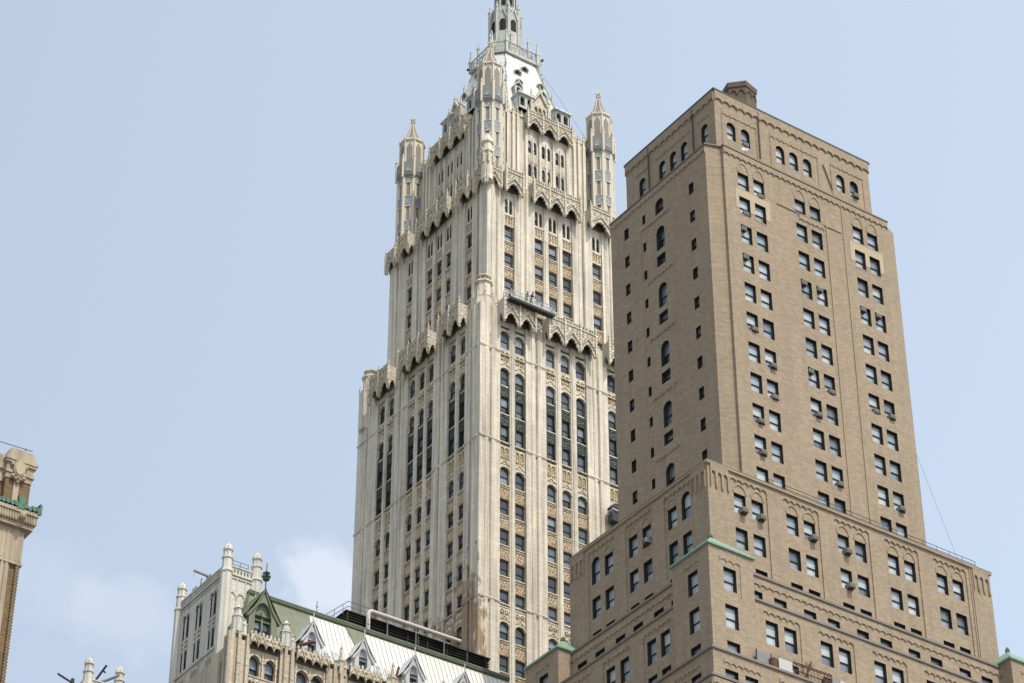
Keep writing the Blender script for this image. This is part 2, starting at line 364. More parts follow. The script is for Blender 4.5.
class Windows:
    """collects the windows of one building; the hundred that show largest become parts, the rest one part"""
    def __init__(s, hidden=None): s.rec = []; s.hidden = hidden or (lambda x, y: False)
    def add(s, fr, uc, z0, w_, h, arch=0, d=-.25, kind='pale', sill=None): s.rec.append((fr, uc, z0, w_, h, arch, d, kind))
    def area(s, r):
        fr, uc, z0, w_, h, arch, d, kind = r
        q = [project(fr.P(uc+a*w_/2, d, z0+b*h)) for a, b in ((-1, 0), (1, 0), (1, 1), (-1, 1))]
        cx = sum(p[0] for p in q)/4; cy = sum(p[1] for p in q)/4
        if not (0 < cx < 1024 and 0 < cy < 683) or s.hidden(cx, cy): return 0
        return abs(sum(q[i][0]*q[(i+1) % 4][1]-q[(i+1) % 4][0]*q[i][1] for i in range(4)))/2
    def finish(s, parent, limit=100):
        s.rec.sort(key=s.area, reverse=True); org = parent_origin(parent)
        rest = MB()
        for k, r in enumerate(s.rec):
            fr, uc, z0, w_, h, arch, d, kind = r
            key = (round(w_, 3), round(h, 3), round(arch, 3), kind)
            pos = Vector(fr.P(uc, d, z0))
            if k < limit and s.area(r) > 0:
                if key not in WCACHE:
                    f, p = window_geo(w_, h, arch, kind)
                    fo = f.build('window'); po = p.build('pane'); po.parent = fo
                    WCACHE[key] = (fo, po)
                    a, b = fo, po
                else:
                    fo, po = WCACHE[key]
                    a = fo.copy(); b = po.copy(); C.objects.link(a); C.objects.link(b); b.parent = a
                a.parent = parent; a.location = pos-org; a.rotation_euler = (0, 0, fr.rot)
            else:
                f, p = window_geo(w_, h, arch, kind)
                cr, sr = math.cos(fr.rot), math.sin(fr.rot)
                for g in (f, p):
                    vs = [(pos.x+x*cr-y*sr, pos.y+x*sr+y*cr, pos.z+z) for x, y, z in g.v]
                    b0 = len(rest.v); rest.v += vs
                    for fc, mi in zip(g.f, g.m): rest.f.append(tuple(b0+i for i in fc)); rest.m.append(rest.mi(g.names[mi]))
        if rest.f:
            o = rest.build('windows', parent); o['kind'] = 'stuff'

# ------------------------------------------------------------------ unseen ground
gm = MB(); gm.face([(-3000, -3000, -1.6), (3000, -3000, -1.6), (3000, 3000, -1.6), (-3000, 3000, -1.6)], 'bounce_ground')  # unseen ground, kept pale to bounce light onto the shaded faces
g = gm.build('unseen_ground'); g['kind'] = 'structure'

# ================================================================== brown brick stepped tower
TX, TY = 124.877, 149.769
brick_tower = thing('brick_tower', 'tan brick stepped high-rise on the right with green copper roofed corner pavilions', 'building', (TX, TY, -1.6))
tw = Windows()
BK = 'brick_tan'
def sill(mb, fr, a, b, z, d=0): return
def sill_old(mb, fr, a, b, z, d=0): box(mb, fr, a-.06, b+.06, z-.1, z, d-.2, d+.05, 'brick_trim')
ROWS = lambda top, n, step: [top-k*step for k in range(n)]

# --- shaft
sh = MB()
fR = Fr('R', TX, TY+2.4); fL = Fr('L', TX+4.58, TY)
ops = []; OR = []
for gi, (a, b) in enumerate(((7.77, 9.73), (14.97, 16.92), (22.5, 24.42))):
    for r in range(12):
        z1 = 166.83-3.463*r if r else 166.83
        if r: z1 = 163.78-3.487*(r-1)
        for u in (a, b):
            ops.append((u, u+1.36, z1-2.12, z1, None)); tw.add(fR, u+.68, z1-2.12, 1.36, 2.12, 0, -.28); sill(sh, fR, u, u+1.36, z1-2.12)
            if r == 0: arch_ring(sh, fR, u+.68, z1+.1, .62, .13, -.02, .07, 'brick_trim', rise=1.1)
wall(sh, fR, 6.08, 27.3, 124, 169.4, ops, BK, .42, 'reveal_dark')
ops = []
for r in range(12):
    z1 = 166.1-3.49*r
    for a, b, zt, h in ((5.35, 6.1, z1, 1.35), (13.09, 13.58, z1+1.0-.05, 1.1), (15.85, 16.58, z1+1.1, 1.35)):
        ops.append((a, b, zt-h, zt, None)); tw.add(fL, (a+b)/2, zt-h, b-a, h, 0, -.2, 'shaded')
arch_tops = [167.5]+[164.0-7.0*k for k in range(6)]
for k, zt in enumerate(arch_tops):
    zb = 165.75 if k == 0 else zt-2.75
    ops.append((10.15, 11.45, zb, zt, arc(10.15, 11.45, zt-.65, .65))); tw.add(fL, 10.8, zb, 1.3, zt-zb, .65, -.3, 'shaded')
    if k:
        ops.append((10.15, 11.5, zt-4.75, zt-3.45, None)); tw.add(fL, 10.82, zt-4.75, 1.35, 1.3, 0, -.3, 'shaded')
        prof = many(arc, 9.0, 12.9, 6, zt+.95, .28, 6)
        apron(sh, fL, prof, zt+1.36, -.05, .09, BK)
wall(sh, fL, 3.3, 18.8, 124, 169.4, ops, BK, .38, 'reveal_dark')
# chamfered corner piers, returns and back
def q(mb, a, b, z0, z1, mat): mb.face([(TX+a[0], TY+a[1], z0), (TX+b[0], TY+b[1], z0), (TX+b[0], TY+b[1], z1), (TX+a[0], TY+a[1], z1)], mat)
foot = [(4.58, 18.8), (6.2, 19.8), (27.2, 19.8), (29.1, 18.8), (29.1, 3.4), (27.3, 2.75), (27.3, 2.4)]
q(sh, (4.58, 3.3), (6.08, 2.78), 124, 169.4, BK); q(sh, (6.08, 2.78), (6.08, 2.4), 124, 169.4, BK)
for a, b in zip(foot, foot[1:]): q(sh, a, b, 124, 169.4, BK)
sh.face([(TX+x, TY+y, 169.38) for x, y in [(4.58, 3.3), (6.08, 2.78), (6.08, 2.4), (27.3, 2.4), (27.3, 2.75), (29.1, 3.4), (29.1, 18.8), (27.2, 19.8), (6.2, 19.8), (4.58, 18.8)]], 'coping')
wbox(sh, TX+5.3, TX+28.2, TY+3.3, TY+19, 100, 168.5, 'dark_void')
# corbel tables under the parapet, string and panel lines
apron(sh, fR, many(arc, 6.1, 27.3, 30, 168.35, .3, 6), 169.2, -.05, .12, BK)
apron(sh, fL, many(arc, 3.3, 18.8, 22, 168.35, .3, 6), 169.2, -.05, .10, BK)
box(sh, fR, 6.0, 27.4, 169.3, 169.45, -.4, .17, 'coping'); box(sh, fL, 3.2, 18.9, 169.31, 169.46, -.4, .15, 'coping')
sh.mesh([(TX+4.4, TY+3.2, z) for z in (169.3, 169.45)]+[(TX+6.0, TY+2.6, z) for z in (169.3, 169.45)]+[(TX+6.4, TY+3.2, z) for z in (169.3, 169.45)], [(0, 2, 3, 1), (2, 4, 5, 3), (1, 3, 5), (0, 4, 2)], 'coping')
box(sh, fR, 12.6, 20.9, 165.0, 165.1, -.02, .1, 'brick_trim')
apron(sh, fR, many(arc, 15.4, 18.6, 5, 164.2, .25, 6), 164.95, -.05, .08, BK)
box(sh, fL, 9.3, 13.7, 165.2, 165.3, -.02, .1, 'brick_trim')
for u, zt in ((18.85, 165), (21.1, 169.2)): box(sh, fR, u, u+.14, 124, zt, -.02, .1, 'brick_trim')
box(sh, fL, 13.85, 13.97, 124, 165.2, -.02, .07, 'brick_trim')
sh.build('shaft', brick_tower)
# pale stucco repairs round the second row
for a, b in ((7.35, 11.65), (21.9, 26.3)):
    p = MB(); o2 = [(u, u+1.36, 161.5, 163.78, None) for u in ((7.77, 9.73) if a < 10 else (22.5, 24.42))]
    wall(p, fR.off(.03), a, b, 162.2, 164.75, o2, 'stucco', .05)
    box(p, fR, a, b, 164.7, 164.78, -.01, .05, 'stucco')
    p.build('stucco_patch', brick_tower)

# --- penthouse
pe = MB(); pR = Fr('R', TX, TY+3.6); pL = Fr('L', TX+6.35, TY); ops = []
for u in (7.8, 9.62, 14.1, 15.85, 17.65, 22.05, 23.88):
    ops.append((u, u+1.1, 171.95, 174.2, arc(u, u+1.1, 173.65, .55))); tw.add(pR, u+.55, 171.95, 1.1, 2.25, .55, -.28); sill(pe, pR, u, u+1.1, 171.95)
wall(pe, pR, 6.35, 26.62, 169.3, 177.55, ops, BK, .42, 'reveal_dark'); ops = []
for u in (4.83, 8.15, 9.95, 11.75, 15.07):
    ops.append((u, u+1.02, 171.95, 174.2, arc(u, u+1.02, 173.69, .51))); tw.add(pL, u+.51, 171.95, 1.02, 2.25, .51, -.28, 'pale')
wall(pe, pL, 3.6, 18.25, 169.3, 177.55, ops, BK, .42, 'reveal_dark')
wbox(pe, TX+6.9, TX+26.6, TY+4.2, TY+18.2, 169.3, 177.5, BK)
apron(pe, pR, many(arc, 6.35, 26.62, 21, 176.2, .42, 6), 177.5, -.05, .16, BK)
apron(pe, pL, many(arc, 3.6, 18.25, 15, 176.2, .42, 6), 177.5, -.05, .16, BK)
for a, b, n_ in ((7.2, 11.6, 7), (13.4, 19.6, 10), (21.4, 25.7, 7)):
    apron(pe, pR, many(arc, a, b, n_, 174.75, .25, 6), 175.35, -.05, .07, BK)
    for u in (a, b): box(pe, pR, u-.05, u+.05, 169.4, 175, -.02, .07, BK)
for a, b, n_ in ((4.3, 6.4, 3), (7.7, 13.2, 8), (14.6, 16.6, 3)):
    apron(pe, pL, many(arc, a, b, n_, 174.75, .25, 6), 175.35, -.05, .07, BK)
pe.build('penthouse', brick_tower)
ev = MB(); wbox(ev, TX+6.18, TX+26.82, TY+3.43, TY+18.4, 177.5, 177.7, 'eave_dark'); wbox(ev, TX+6.25, TX+26.75, TY+3.5, TY+18.35, 177.7, 177.85, 'copper_dark')
ev.build('roof_eave', brick_tower)
for u, fr_, z0, z1 in ((11.9, pR, 171.2, 177.3), (7.0, pL, 170.6, 177.3), (14.3, pL, 170.6, 177.3)):
    p = MB(); bar(p, fr_.P(u, .14, z0), fr_.P(u, .14, z1), .07, 'metal_dark'); p.build('downpipe', brick_tower)
p = MB(); bar(p, pR.P(20.3, .1, 174.4), pR.P(21.3, .12, 171.6), .06, 'metal_dark'); p.build('drain_pipe', brick_tower)
ch = MB(); lathe(ch, TX+13.7, TY+8.2, [(1.78, 177.9), (1.78, 183.8)], 'brick_dark', 6, rot=.25, cap=False)
lathe(ch, TX+13.7, TY+8.2, [(1.82, 183.6), (1.9, 183.7), (1.95, 184.2), (1.95, 184.3), (1.5, 184.4)], 'brick_dark', 6, rot=.25)
for k in range(6):
    a0 = .25+k*math.pi/3; a1 = a0+math.pi/3; r_ = 1.84
    A = Vector((TX+13.7+r_*math.cos(a0), TY+8.2+r_*math.sin(a0), 0)); B = Vector((TX+13.7+r_*math.cos(a1), TY+8.2+r_*math.sin(a1), 0))
    for t0, t1 in ((.08, .48), (.52, .92)):
        pr = [(A.lerp(B, t0+(t1-t0)*(.5-.5*math.cos(math.pi*i/6))), 182.7+.5*math.sin(math.pi*i/6)) for i in range(7)]
        for (p0, z0), (p1, z1) in zip(pr, pr[1:]): bar(ch, (p0.x, p0.y, z0), (p1.x, p1.y, z1), .08, 'brick_dark', 4)
ch.build('chimney', brick_tower)

# --- base block below the shaft
ba = MB(); bR = Fr('R', TX, TY); bL = Fr('L', TX, TY)
GR = [(2.95, 4.94), (8.9, 10.88), (14.82, 16.83), (20.75, 22.72), (26.65, 28.62)]
pan = [(a-.4, b+1.33+.42, 112, 128.02, many(arc, a-.4, b+1.75, 6, 127.66, .34, 6)) for a, b in GR]
wall(ba, bR, 0, 33.4, 112, 128.7, pan, BK, .12)
ops = []
for a, b in GR:
    for u in (a, b):
        for r, zt in enumerate((126.6, 123.03, 119.5)):
            ops.append((u, u+1.33, zt-2.05, zt, None)); tw.add(bR, u+.665, zt-2.05, 1.33, 2.05, 0, -.4); sill(ba, bR, u, u+1.33, zt-2.05, -.12)
        arch_ring(ba, bR.off(-.12), u+.665, 126.7, .64, .12, -.02, .08, 'brick_trim', rise=.78)
wall(ba, bR.off(-.12), .5, 33, 112, 128.4, ops, BK, .42, 'reveal_dark')
GL = [(2.65, 4.63), (8.33, 10.36), (14.0, 16.0)]
pan = [(a-.4, b+1.25+.4, 112, 128.02, many(arc, a-.4, b+1.65, 6, 127.66, .34, 6)) for a, b in GL]
wall(ba, bL, 0, 20.5, 112, 128.7, pan, BK, .12); ops = []
for gi, (a, b) in enumerate(GL):
    for k, u in enumerate((a, b)):
        for r, zt in enumerate((126.6, 123.03, 119.5)):
            if r == 0 and (gi, k) in ((0, 0), (2, 1)):
                ops.append((u, u+1.25, 124.5, 127.22, arc(u, u+1.25, 126.6, .62))); tw.add(bL, u+.625, 124.5, 1.25, 2.72, .62, -.4)
            else: ops.append((u, u+1.25, zt-2.1, zt, None)); tw.add(bL, u+.625, zt-2.1, 1.25, 2.1, 0, -.4)
        if (gi, k) not in ((0, 0), (2, 1)): arch_ring(ba, bL.off(-.12), u+.625, 126.7, .6, .12, -.02, .07, 'brick_trim', rise=.75)
wall(ba, bL.off(-.12), .5, 20, 112, 128.4, ops, BK, .42, 'reveal_dark')
for u0 in (.25, 31.15):                                           # long-legged corbel arches at the corners
    prof = many(arc, u0, u0+2.0, 3, 127.5, .33, 8); out_ = []
    s = 2.0/3
    for k in range(3):
        out_ += [(u0+k*s, 126.1), (u0+k*s+.12, 126.4)]+arc(u0+k*s+.13, u0+(k+1)*s-.13, 127.6, .22, 6)+[(u0+(k+1)*s-.12, 126.4)]
    out_ += [(u0+2.0, 126.1)]
    apron(ba, bR, out_, 128.5, -.02, .16, BK)
for u0 in (.25, 18.2):
    out_ = []; s = 2.0/3
    for k in range(3):
        out_ += [(u0+k*s, 126.1), (u0+k*s+.12, 126.4)]+arc(u0+k*s+.13, u0+(k+1)*s-.13, 127.6, .22, 6)+[(u0+(k+1)*s-.12, 126.4)]
    out_ += [(u0+2.0, 126.1)]
    apron(ba, bL, out_, 128.5, -.02, .14, BK)
for u in (30.75, 31.0): box(ba, bR, u, u+.1, 112, 128.4, -.02, .09, 'brick_trim')
box(ba, bR, -.15, 33.55, 128.5, 128.72, -.5, .18, 'brick_trim'); box(ba, bR, -.15, 33.6, 128.72, 128.8, -.5, .2, 'coping')
box(ba, bL, -.0, 20.65, 128.51, 128.715, -.5, .18, 'brick_trim'); box(ba, bL, -.0, 20.7, 128.73, 128.81, -.5, .2, 'coping')
wbox(ba, TX+.8, TX+33.38, TY+.8, TY+20.48, -1.6, 127.9, BK)
ba.build('base_block', brick_tower)
rl = MB()
for u in [19+1.6*k for k in range(9)]: bar(rl, bR.P(u, -.1, 128.8), bR.P(u, -.1, 129.5), .03, 'metal_dark', 4)
for z in (129.15, 129.5): bar(rl, bR.P(7, -.1, z), bR.P(31.9, -.1, z), .035, 'metal_dark', 4)
rl.build('roof_railing', brick_tower)

# --- stepped tiers below: attic tier, window tier, lower tiers
t1 = MB(); aR = Fr('R', TX, TY-1.5); aL = Fr('L', TX-1.4, TY); ops = []
for u in (2.75, 5.4, 8.7, 11.35, 14.65, 17.33, 20.6, 23.2, 26.6, 29.25):
    ops.append((u, u+1.37, 113.95, 115.97, None)); tw.add(aR, u+.685, 113.95, 1.37, 2.02, 0, -.28)
wall(t1, aR, -1.4, 33.0, 106, 117.5, ops, BK, .42, 'reveal_dark'); ops = []
for u in (2.6, 5.05, 8.0, 10.55, 13.55, 16.2):
    ops.append((u, u+1.38, 113.95, 115.97, None)); tw.add(aL, u+.69, 113.95, 1.38, 2.02, 0, -.28)
wall(t1, aL, -1.5, 21, 106, 117.5, ops, BK, .42, 'reveal_dark')
apron(t1, aR, many(arc, -1.4, 33, 46, 116.4, .28, 6), 117.15, -.05, .09, BK); apron(t1, aL, many(arc, -1.5, 21, 30, 116.4, .28, 6), 117.15, -.05, .09, BK)
box(t1, aR, -1.6, 33.2, 117.42, 117.65, -1.6, .14, 'coping'); box(t1, aL, -1.6, 21, 117.43, 117.66, -1.5, .14, 'coping')
wbox(t1, TX-.8, TX+33, TY-.9, TY+20.9, -1.6, 117.3, BK); t1.build('attic_tier', brick_tower)

t2 = MB(); wR = Fr('R', TX, TY-2.9); wL = Fr('L', TX-2.7, TY)
G2 = [(3.15+5.985*k, 5.15+5.985*k) for k in range(5)]
pan = [(a-.33, b+1.33+.38, 102, 113.25, many(arc, a-.33, b+1.71, 6, 112.9, .33, 6)) for a, b in G2]
wall(t2, wR, 1.9, 33.5, 102, 113.95, pan, BK, .1); ops = []
for a, b in G2:
    for u in (a, b):
        for zt, h in ((112.42, 2.28), (108.95, 2.2)):
            ops.append((u, u+1.33, zt-h, zt, None)); tw.add(wR, u+.665, zt-h, 1.33, h, 0, -.38); sill(t2, wR, u, u+1.33, zt-h, -.1)
wall(t2, wR.off(-.1), 1.9, 33.3, 102, 113.6, ops, BK, .42, 'reveal_dark')
G2L = [(2.85, 4.75), (8.55, 10.55), (14.35, 16.3)]
pan = [(a-.35, b+1.3+.35, 102, 113.25, many(arc, a-.35, b+1.65, 6, 112.9, .33, 6)) for a, b in G2L]
wall(t2, wL, 1.95, 18.5, 102, 113.95, pan, BK, .1); ops = []
for a, b in G2L:
    for u in (a, b):
        for zt, h in ((112.42, 2.28), (108.95, 2.2)):
            ops.append((u, u+1.25, zt-h, zt, None)); tw.add(wL, u+.625, zt-h, 1.25, h, 0, -.38)
wall(t2, wL.off(-.1), 1.95, 18.5, 102, 113.6, ops, BK, .42, 'reveal_dark')
box(t2, wR, 1.9, 33.7, 113.9, 114.1, -1.6, .14, 'coping'); box(t2, wL, 1.95, 18.5, 113.91, 114.11, -1.5, .14, 'coping')
wbox(t2, TX-2.0, TX+33.4, TY-2.2, TY+20.8, -1.6, 113.8, BK); t2.build('window_tier', brick_tower)

t3 = MB(); cR = Fr('R', TX, TY-4.1); cL = Fr('L', TX-3.8, TY); ops = []
G3 = [(-2.6, -.53)]+[(3.2+5.985*k, 5.2+5.985*k) for k in range(5)]
for a, b in G3:
    for u in (a, b): ops.append((u, u+1.36, 103.4, 105.4, None)); tw.add(cR, u+.68, 103.4, 1.36, 2, 0, -.28)
    apron(t3, cR, many(arc, a-.1, b+1.6, 6, 105.75, .28, 6), 106.3, -.05, .08, BK)
wall(t3, cR, -3.8, 37, 98, 107, ops, BK, .42, 'reveal_dark'); ops = []
for a, b in [(-2.5, -.5), (2.9, 4.8), (8.6, 10.6), (14.4, 16.3)]:
    for u in (a, b): ops.append((u, u+1.3, 103.4, 105.4, None)); tw.add(cL, u+.65, 103.4, 1.3, 2, 0, -.28)
    apron(t3, cL, many(arc, a-.1, b+1.5, 6, 105.75, .28, 6), 106.3, -.05, .08, BK)
wall(t3, cL, -4.1, 24, 98, 107, ops, BK, .42, 'reveal_dark')
box(t3, cR, -3.95, 37.2, 106.93, 107.15, -1.4, .15, 'coping'); box(t3, cL, -4, 24, 106.94, 107.16, -1.3, .18, 'coping')
wbox(t3, TX-3.1, TX+36.9, TY-3.4, TY+23.9, -1.6, 106.9, BK); t3.build('lower_tier', brick_tower)
t4 = MB(); dR = Fr('R', TX, TY-5.0); dL = Fr('L', TX-4.7, TY)
wall(t4, dR, -4.7, 38, -1.6, 103.8, [], BK); wall(t4, dL, -5, 24.5, -1.6, 103.8, [], BK)
apron(t4, dR, many(arc, -4.7, 38, 58, 102.9, .28, 6), 103.6, -.05, .09, BK); apron(t4, dL, many(arc, -5, 24.5, 40, 102.9, .28, 6), 103.6, -.05, .09, BK)
box(t4, dR, -4.85, 38, 103.72, 103.92, -1.2, .15, 'coping'); box(t4, dL, -4.9, 24.6, 103.73, 103.93, -1.2, .18, 'coping')
wbox(t4, TX-4, TX+37.9, TY-4.3, TY+24.4, -1.6, 103.5, BK); t4.build('bottom_tier', brick_tower)

# --- corner pavilions with copper hip roofs
def pavilion(x0, x1, y0, y1, has_win):
    pv = MB(); zr = 117.72
    oR = []; oL = []
    fr1 = Fr('R', TX, TY+y0); fr2 = Fr('L', TX+x0, TY)
    if has_win:
        uR = (x0+x1)/2-.2; uL = (y0+y1)/2-.25
        for zt, h in ((115.97, 2.2), (112.4, 2.2), (108.9, 2.2)):
            oR.append((uR-.68, uR+.68, zt-h, zt, None)); tw.add(fr1, uR, zt-h, 1.36, h, 0, -.28); sill(pv, fr1, uR-.68, uR+.68, zt-h)
            oL.append((uL-.66, uL+.66, zt-h, zt, None)); tw.add(fr2, uL, zt-h, 1.32, h, 0, -.28)
        for f_, uc in ((fr1, uR), (fr2, uL)):
            apron(pv, f_, many(arc, uc-1.05, uc+1.15, 3, 116.35, .34, 6), 116.82, -.03, .07, BK)
            box(pv, f_, uc+1.1, uc+1.18, 113.5, 116.4, -.03, .07, BK)
    wall(pv, fr1, x0, x1, 95, zr, oR, BK, .42, 'reveal_dark'); wall(pv, fr2, y0, y1, 95, zr, oL, BK, .42, 'reveal_dark')
    wbox(pv, TX+x0+.6, TX+x1-.001, TY+y0+.6, TY+y1, 95, zr-.05, BK)
    pb = pv.build('pavilion', brick_tower)
    rf = MB(); e = .18; xm, ym = (x0+x1)/2, (y0+y1)/2
    wbox(rf, TX+x0-e, TX+x1+e, TY+y0-e, TY+y1+e, zr-.02, zr+.16, 'copper_green')
    b_ = [(TX+x0-e, TY+y0-e, zr+.16), (TX+x1+e, TY+y0-e, zr+.16), (TX+x1+e, TY+y1+e, zr+.16), (TX+x0-e, TY+y1+e, zr+.16)]
    t_ = [(TX+xm-.25, TY+ym-.25, zr+2.45), (TX+xm+.25, TY+ym-.25, zr+2.45), (TX+xm+.25, TY+ym+.25, zr+2.45), (TX+xm-.25, TY+ym+.25, zr+2.45)]
    rf.mesh(b_+t_, [(0, 1, 5, 4), (1, 2, 6, 5), (2, 3, 7, 6), (3, 0, 4, 7), (4, 5, 6, 7)], 'copper_green')
    lathe(rf, TX+xm, TY+ym, [(.25, zr+2.35), (.14, zr+2.5), (.24, zr+2.62), (.2, zr+2.85), (.04, zr+3.1)], 'copper_dark', 8)
    ro = rf.build('copper_roof', pb)
    ro.location = -(parent_origin(pb)-parent_origin(brick_tower)) if False else (0, 0, 0)
pavilion(-2.85, 1.9, -3.05, 1.95, True)
pavilion(-2.85, 1.9, 18.5, 23.5, True)
pavilion(31.6, 36.4, -3.05, 1.95, True)
tw.finish(brick_tower)

# --- air conditioners, dish and ledge clutter: things of their own
ORD = ['top', 'second', 'third', 'fourth', 'fifth', 'sixth', 'seventh', 'eighth', 'ninth', 'tenth', 'eleventh']
def ac_mb(fr, u, z, w_=.62, h=.42, out_=.42):
    mb = MB(); e = .03
    box(mb, fr, u, u+w_, z, z+h, -.32, out_, 'ac_case')
    box(mb, fr, u+.05, u+w_-.05, z+.05, z+h-.05, out_, out_+.012, 'ac_grille')
    for k in range(4): box(mb, fr, u+.05, u+w_-.05, z+.07+k*(h-.12)/4, z+.07+k*(h-.12)/4+.035, out_+.012, out_+.03, 'ac_case')
    box(mb, fr, u+.02, u+w_-.02, z-.05, z, -.3, out_*.7, 'metal_dark')
    return mb
def ac(fr, u, z, label, out_=.42, **k):
    build_thing(ac_mb(fr, u, z, out_=out_*.75, **k), 'air_conditioner', label, 'air conditioner', 'window air conditioners on the brick tower')
PAIR = {0: 'left', 1: 'middle', 2: 'right'}
UU = ((7.77, 9.73), (14.97, 16.92), (22.5, 24.42))
shaft_acs = [(0, 0, 1, 'b', .15), (1, 0, 0, 'b', .1), (2, 0, 0, 't', .05), (3, 0, 0, 't', .1), (5, 0, 0, 'b', .3), (6, 0, 1, 'b', .5), (7, 0, 1, 'b', .3), (8, 0, 0, 'b', .42), (9, 0, 0, 'b', .55),
             (3, 1, 0, 't', .15), (3, 1, 1, 't', .25), (6, 1, 0, 't', .1), (6, 1, 1, 'b', .2), (7, 1, 0, 'b', .5), (9, 1, 1, 'b', .45),
             (3, 2, 0, 't', .15), (3, 2, 1, 't', .25), (6, 2, 0, 'b', .15), (6, 2, 1, 'b', .42), (9, 2, 1, 'b', .55)]
for r, gcol, side, pos, o_ in shaft_acs:
    zt = 166.83 if r == 0 else 163.78-3.487*(r-1)
    z = zt-.6 if pos == 't' else zt-2.08
    s = ('left', 'right')[side]
    ac(fR, UU[gcol][side]+(.1 if pos == 't' else .5), z, f"air conditioner in the {s} window of the {PAIR[gcol]} pair, {ORD[r]} row of the shaft", o_)
ac(pR, 9.62+.2, 172.0, 'air conditioner in the arched window second from the left under the roof eave', .15)
ac(pR, 23.88+.25, 172.0, 'air conditioner in the rightmost arched window under the roof eave', .45)
for u, zt, lab in ((2.95, 126.6, 'first'), (4.94, 126.6, 'second'), (10.88, 126.6, 'fourth'), (14.82, 126.6, 'fifth')):
    ac(bR, u+.55, zt-2.0, f'air conditioner in the {lab} top row window of the wide brick base', .6)
ac(bR, 14.82+.55, 123.03-2.0, 'air conditioner in the fifth window, second row of the wide brick base', .6)
ac(bL, 8.33+.1, 126.6-2.0, 'air conditioner sticking out of the shaded left face of the base', .6)

ds = MB(); dc = Vector(fR.P(8.9, .1, 170.15)); dd = Vector((-.45, -.75, .35)).normalized(); ax_ = dd.cross(Vector((0, 0, 1))).normalized(); ay = dd.cross(ax_)
rings = [(0, -.1), (.2, -.06), (.35, 0), (.37, .03)]
vs = [tuple(dc+dd*h+(ax_*math.cos(k*math.pi/6)+ay*math.sin(k*math.pi/6))*r_) for r_, h in rings for k in range(12)]
ds.mesh(vs, [(i*12+k, i*12+(k+1) % 12, (i+1)*12+(k+1) % 12, (i+1)*12+k) for i in range(3) for k in range(12)], 'metal_light')
bar(ds, dc, dc+dd*.4, .02, 'metal_dark', 4); bar(ds, dc-dd*.05, (dc.x+.1, dc.y+.3, 169.5), .03, 'metal_dark', 5)
build_thing(ds, 'satellite_dish', 'small white satellite dish on the ledge below the arched penthouse windows', 'satellite dish')

# ledge clutter on the lower tier
k0 = cR
p = MB(); box(p, k0, 1.35, 3.0, 107.2, 108.75, -.75, -.68, 'metal_grey'); 
for u in (1.35, 2.93): box(p, k0, u, u+.07, 107.15, 108.8, -.68, -.62, 'metal_dark')
build_thing(p, 'grey_panel', 'dark grey panel standing on the ledge left of the rusty barrel', 'panel')
p = MB(); lathe(p, TX+3.05, TY-4.1+.55, [(.36, 107.15), (.38, 107.4), (.36, 107.45), (.38, 107.8), (.36, 107.85), (.37, 108.25), (.33, 108.3)], 'rust', 14)
build_thing(p, 'barrel', 'rusty barrel on the ledge between the grey and the white panel', 'barrel')
p = MB(); box(p, k0, 3.55, 5.0, 107.2, 108.65, -.5, -.42, 'board_white'); box(p, k0, 3.55, 5.0, 108.6, 108.68, -.52, -.4, 'metal_grey')
build_thing(p, 'white_panel', 'white board leaning on the ledge left of the rusty fire stair', 'board')
p = MB()
for z in (107.9, 108.5, 108.65): bar(p, k0.P(5.1, -.4, z), k0.P(9.3, -.4, z), .05, 'rust', 5)
for k in range(12):
    u = 5.15+.37*k; bar(p, k0.P(u, -.4, 107.15), k0.P(u+random.uniform(-.1, .1), -.4, 108.65), .03, 'rust', 4)
for k in range(5): bar(p, k0.P(6.0+.1*k, -.45+.1*k, 107.2), k0.P(7.2-.22*k, -.3, 108.9), .045, 'rust', 4)
bar(p, k0.P(6.2, -.2, 107.2), k0.P(6.9, -.2, 109.1), .06, 'metal_dark', 5); bar(p, k0.P(8.2, -.3, 107.2), k0.P(9.0, -.35, 108.7), .06, 'rust', 5)
box(p, k0, 8.3, 9.1, 107.2, 108.1, -.6, -.4, 'metal_dark')
build_thing(p, 'fire_stair', 'rusty pipe railing and folded ladder on the ledge beside the white board', 'railing')
p = MB(); box(p, k0, 9.35, 10.2, 107.2, 108.6, -.55, -.45, 'metal_grey'); box(p, k0, 10.2, 10.9, 107.2, 108.45, -.5, -.4, 'board_white')
build_thing(p, 'screen_panel', 'pale grey screen on the ledge right of the rusty railing', 'panel')
p = MB()
for z in (107.8, 108.35): bar(p, k0.P(11, -.4, z), k0.P(15.5, -.4, z), .05, 'rust', 5)
for k in range(9): bar(p, k0.P(11.05+.55*k, -.4, 107.15), k0.P(11.05+.55*k, -.4, 108.35), .035, 'rust', 4)
build_thing(p, 'rusty_railing', 'reddish low railing on the ledge at the bottom edge right of the pale screen', 'railing')

# antenna wires from the shaft down to the base roof
p = MB(); a = Vector((TX+28.9, TY+3.6, 143.5)); b = Vector(bR.P(30.2, -.6, 129.2))
pts = [a.lerp(b, t/10)+Vector((.35, 0, -.9))*math.sin(math.pi*t/10) for t in range(11)]
for s, e in zip(pts, pts[1:]): bar(p, s, e, .022, 'metal_grey', 4)
build_thing(p, 'antenna_wire', 'thin wire hanging from the brick shaft to the base roof on the right', 'wire')

# ================================================================== pale gothic skyscraper
gothic = thing('gothic_skyscraper', 'tall cream gothic skyscraper with corner turrets and a white spired crown', 'building', (XC, YC, -1.6))
gw = Windows(lambda x, y: x > 617 or (x < 513 and y > 612+.331*(x-300)))
TC, CV, GY, BR, OC, GN = 'terracotta', 'terracotta_carved', 'terracotta_grey', 'terracotta_brown', 'terracotta_ochre', 'spandrel_green'

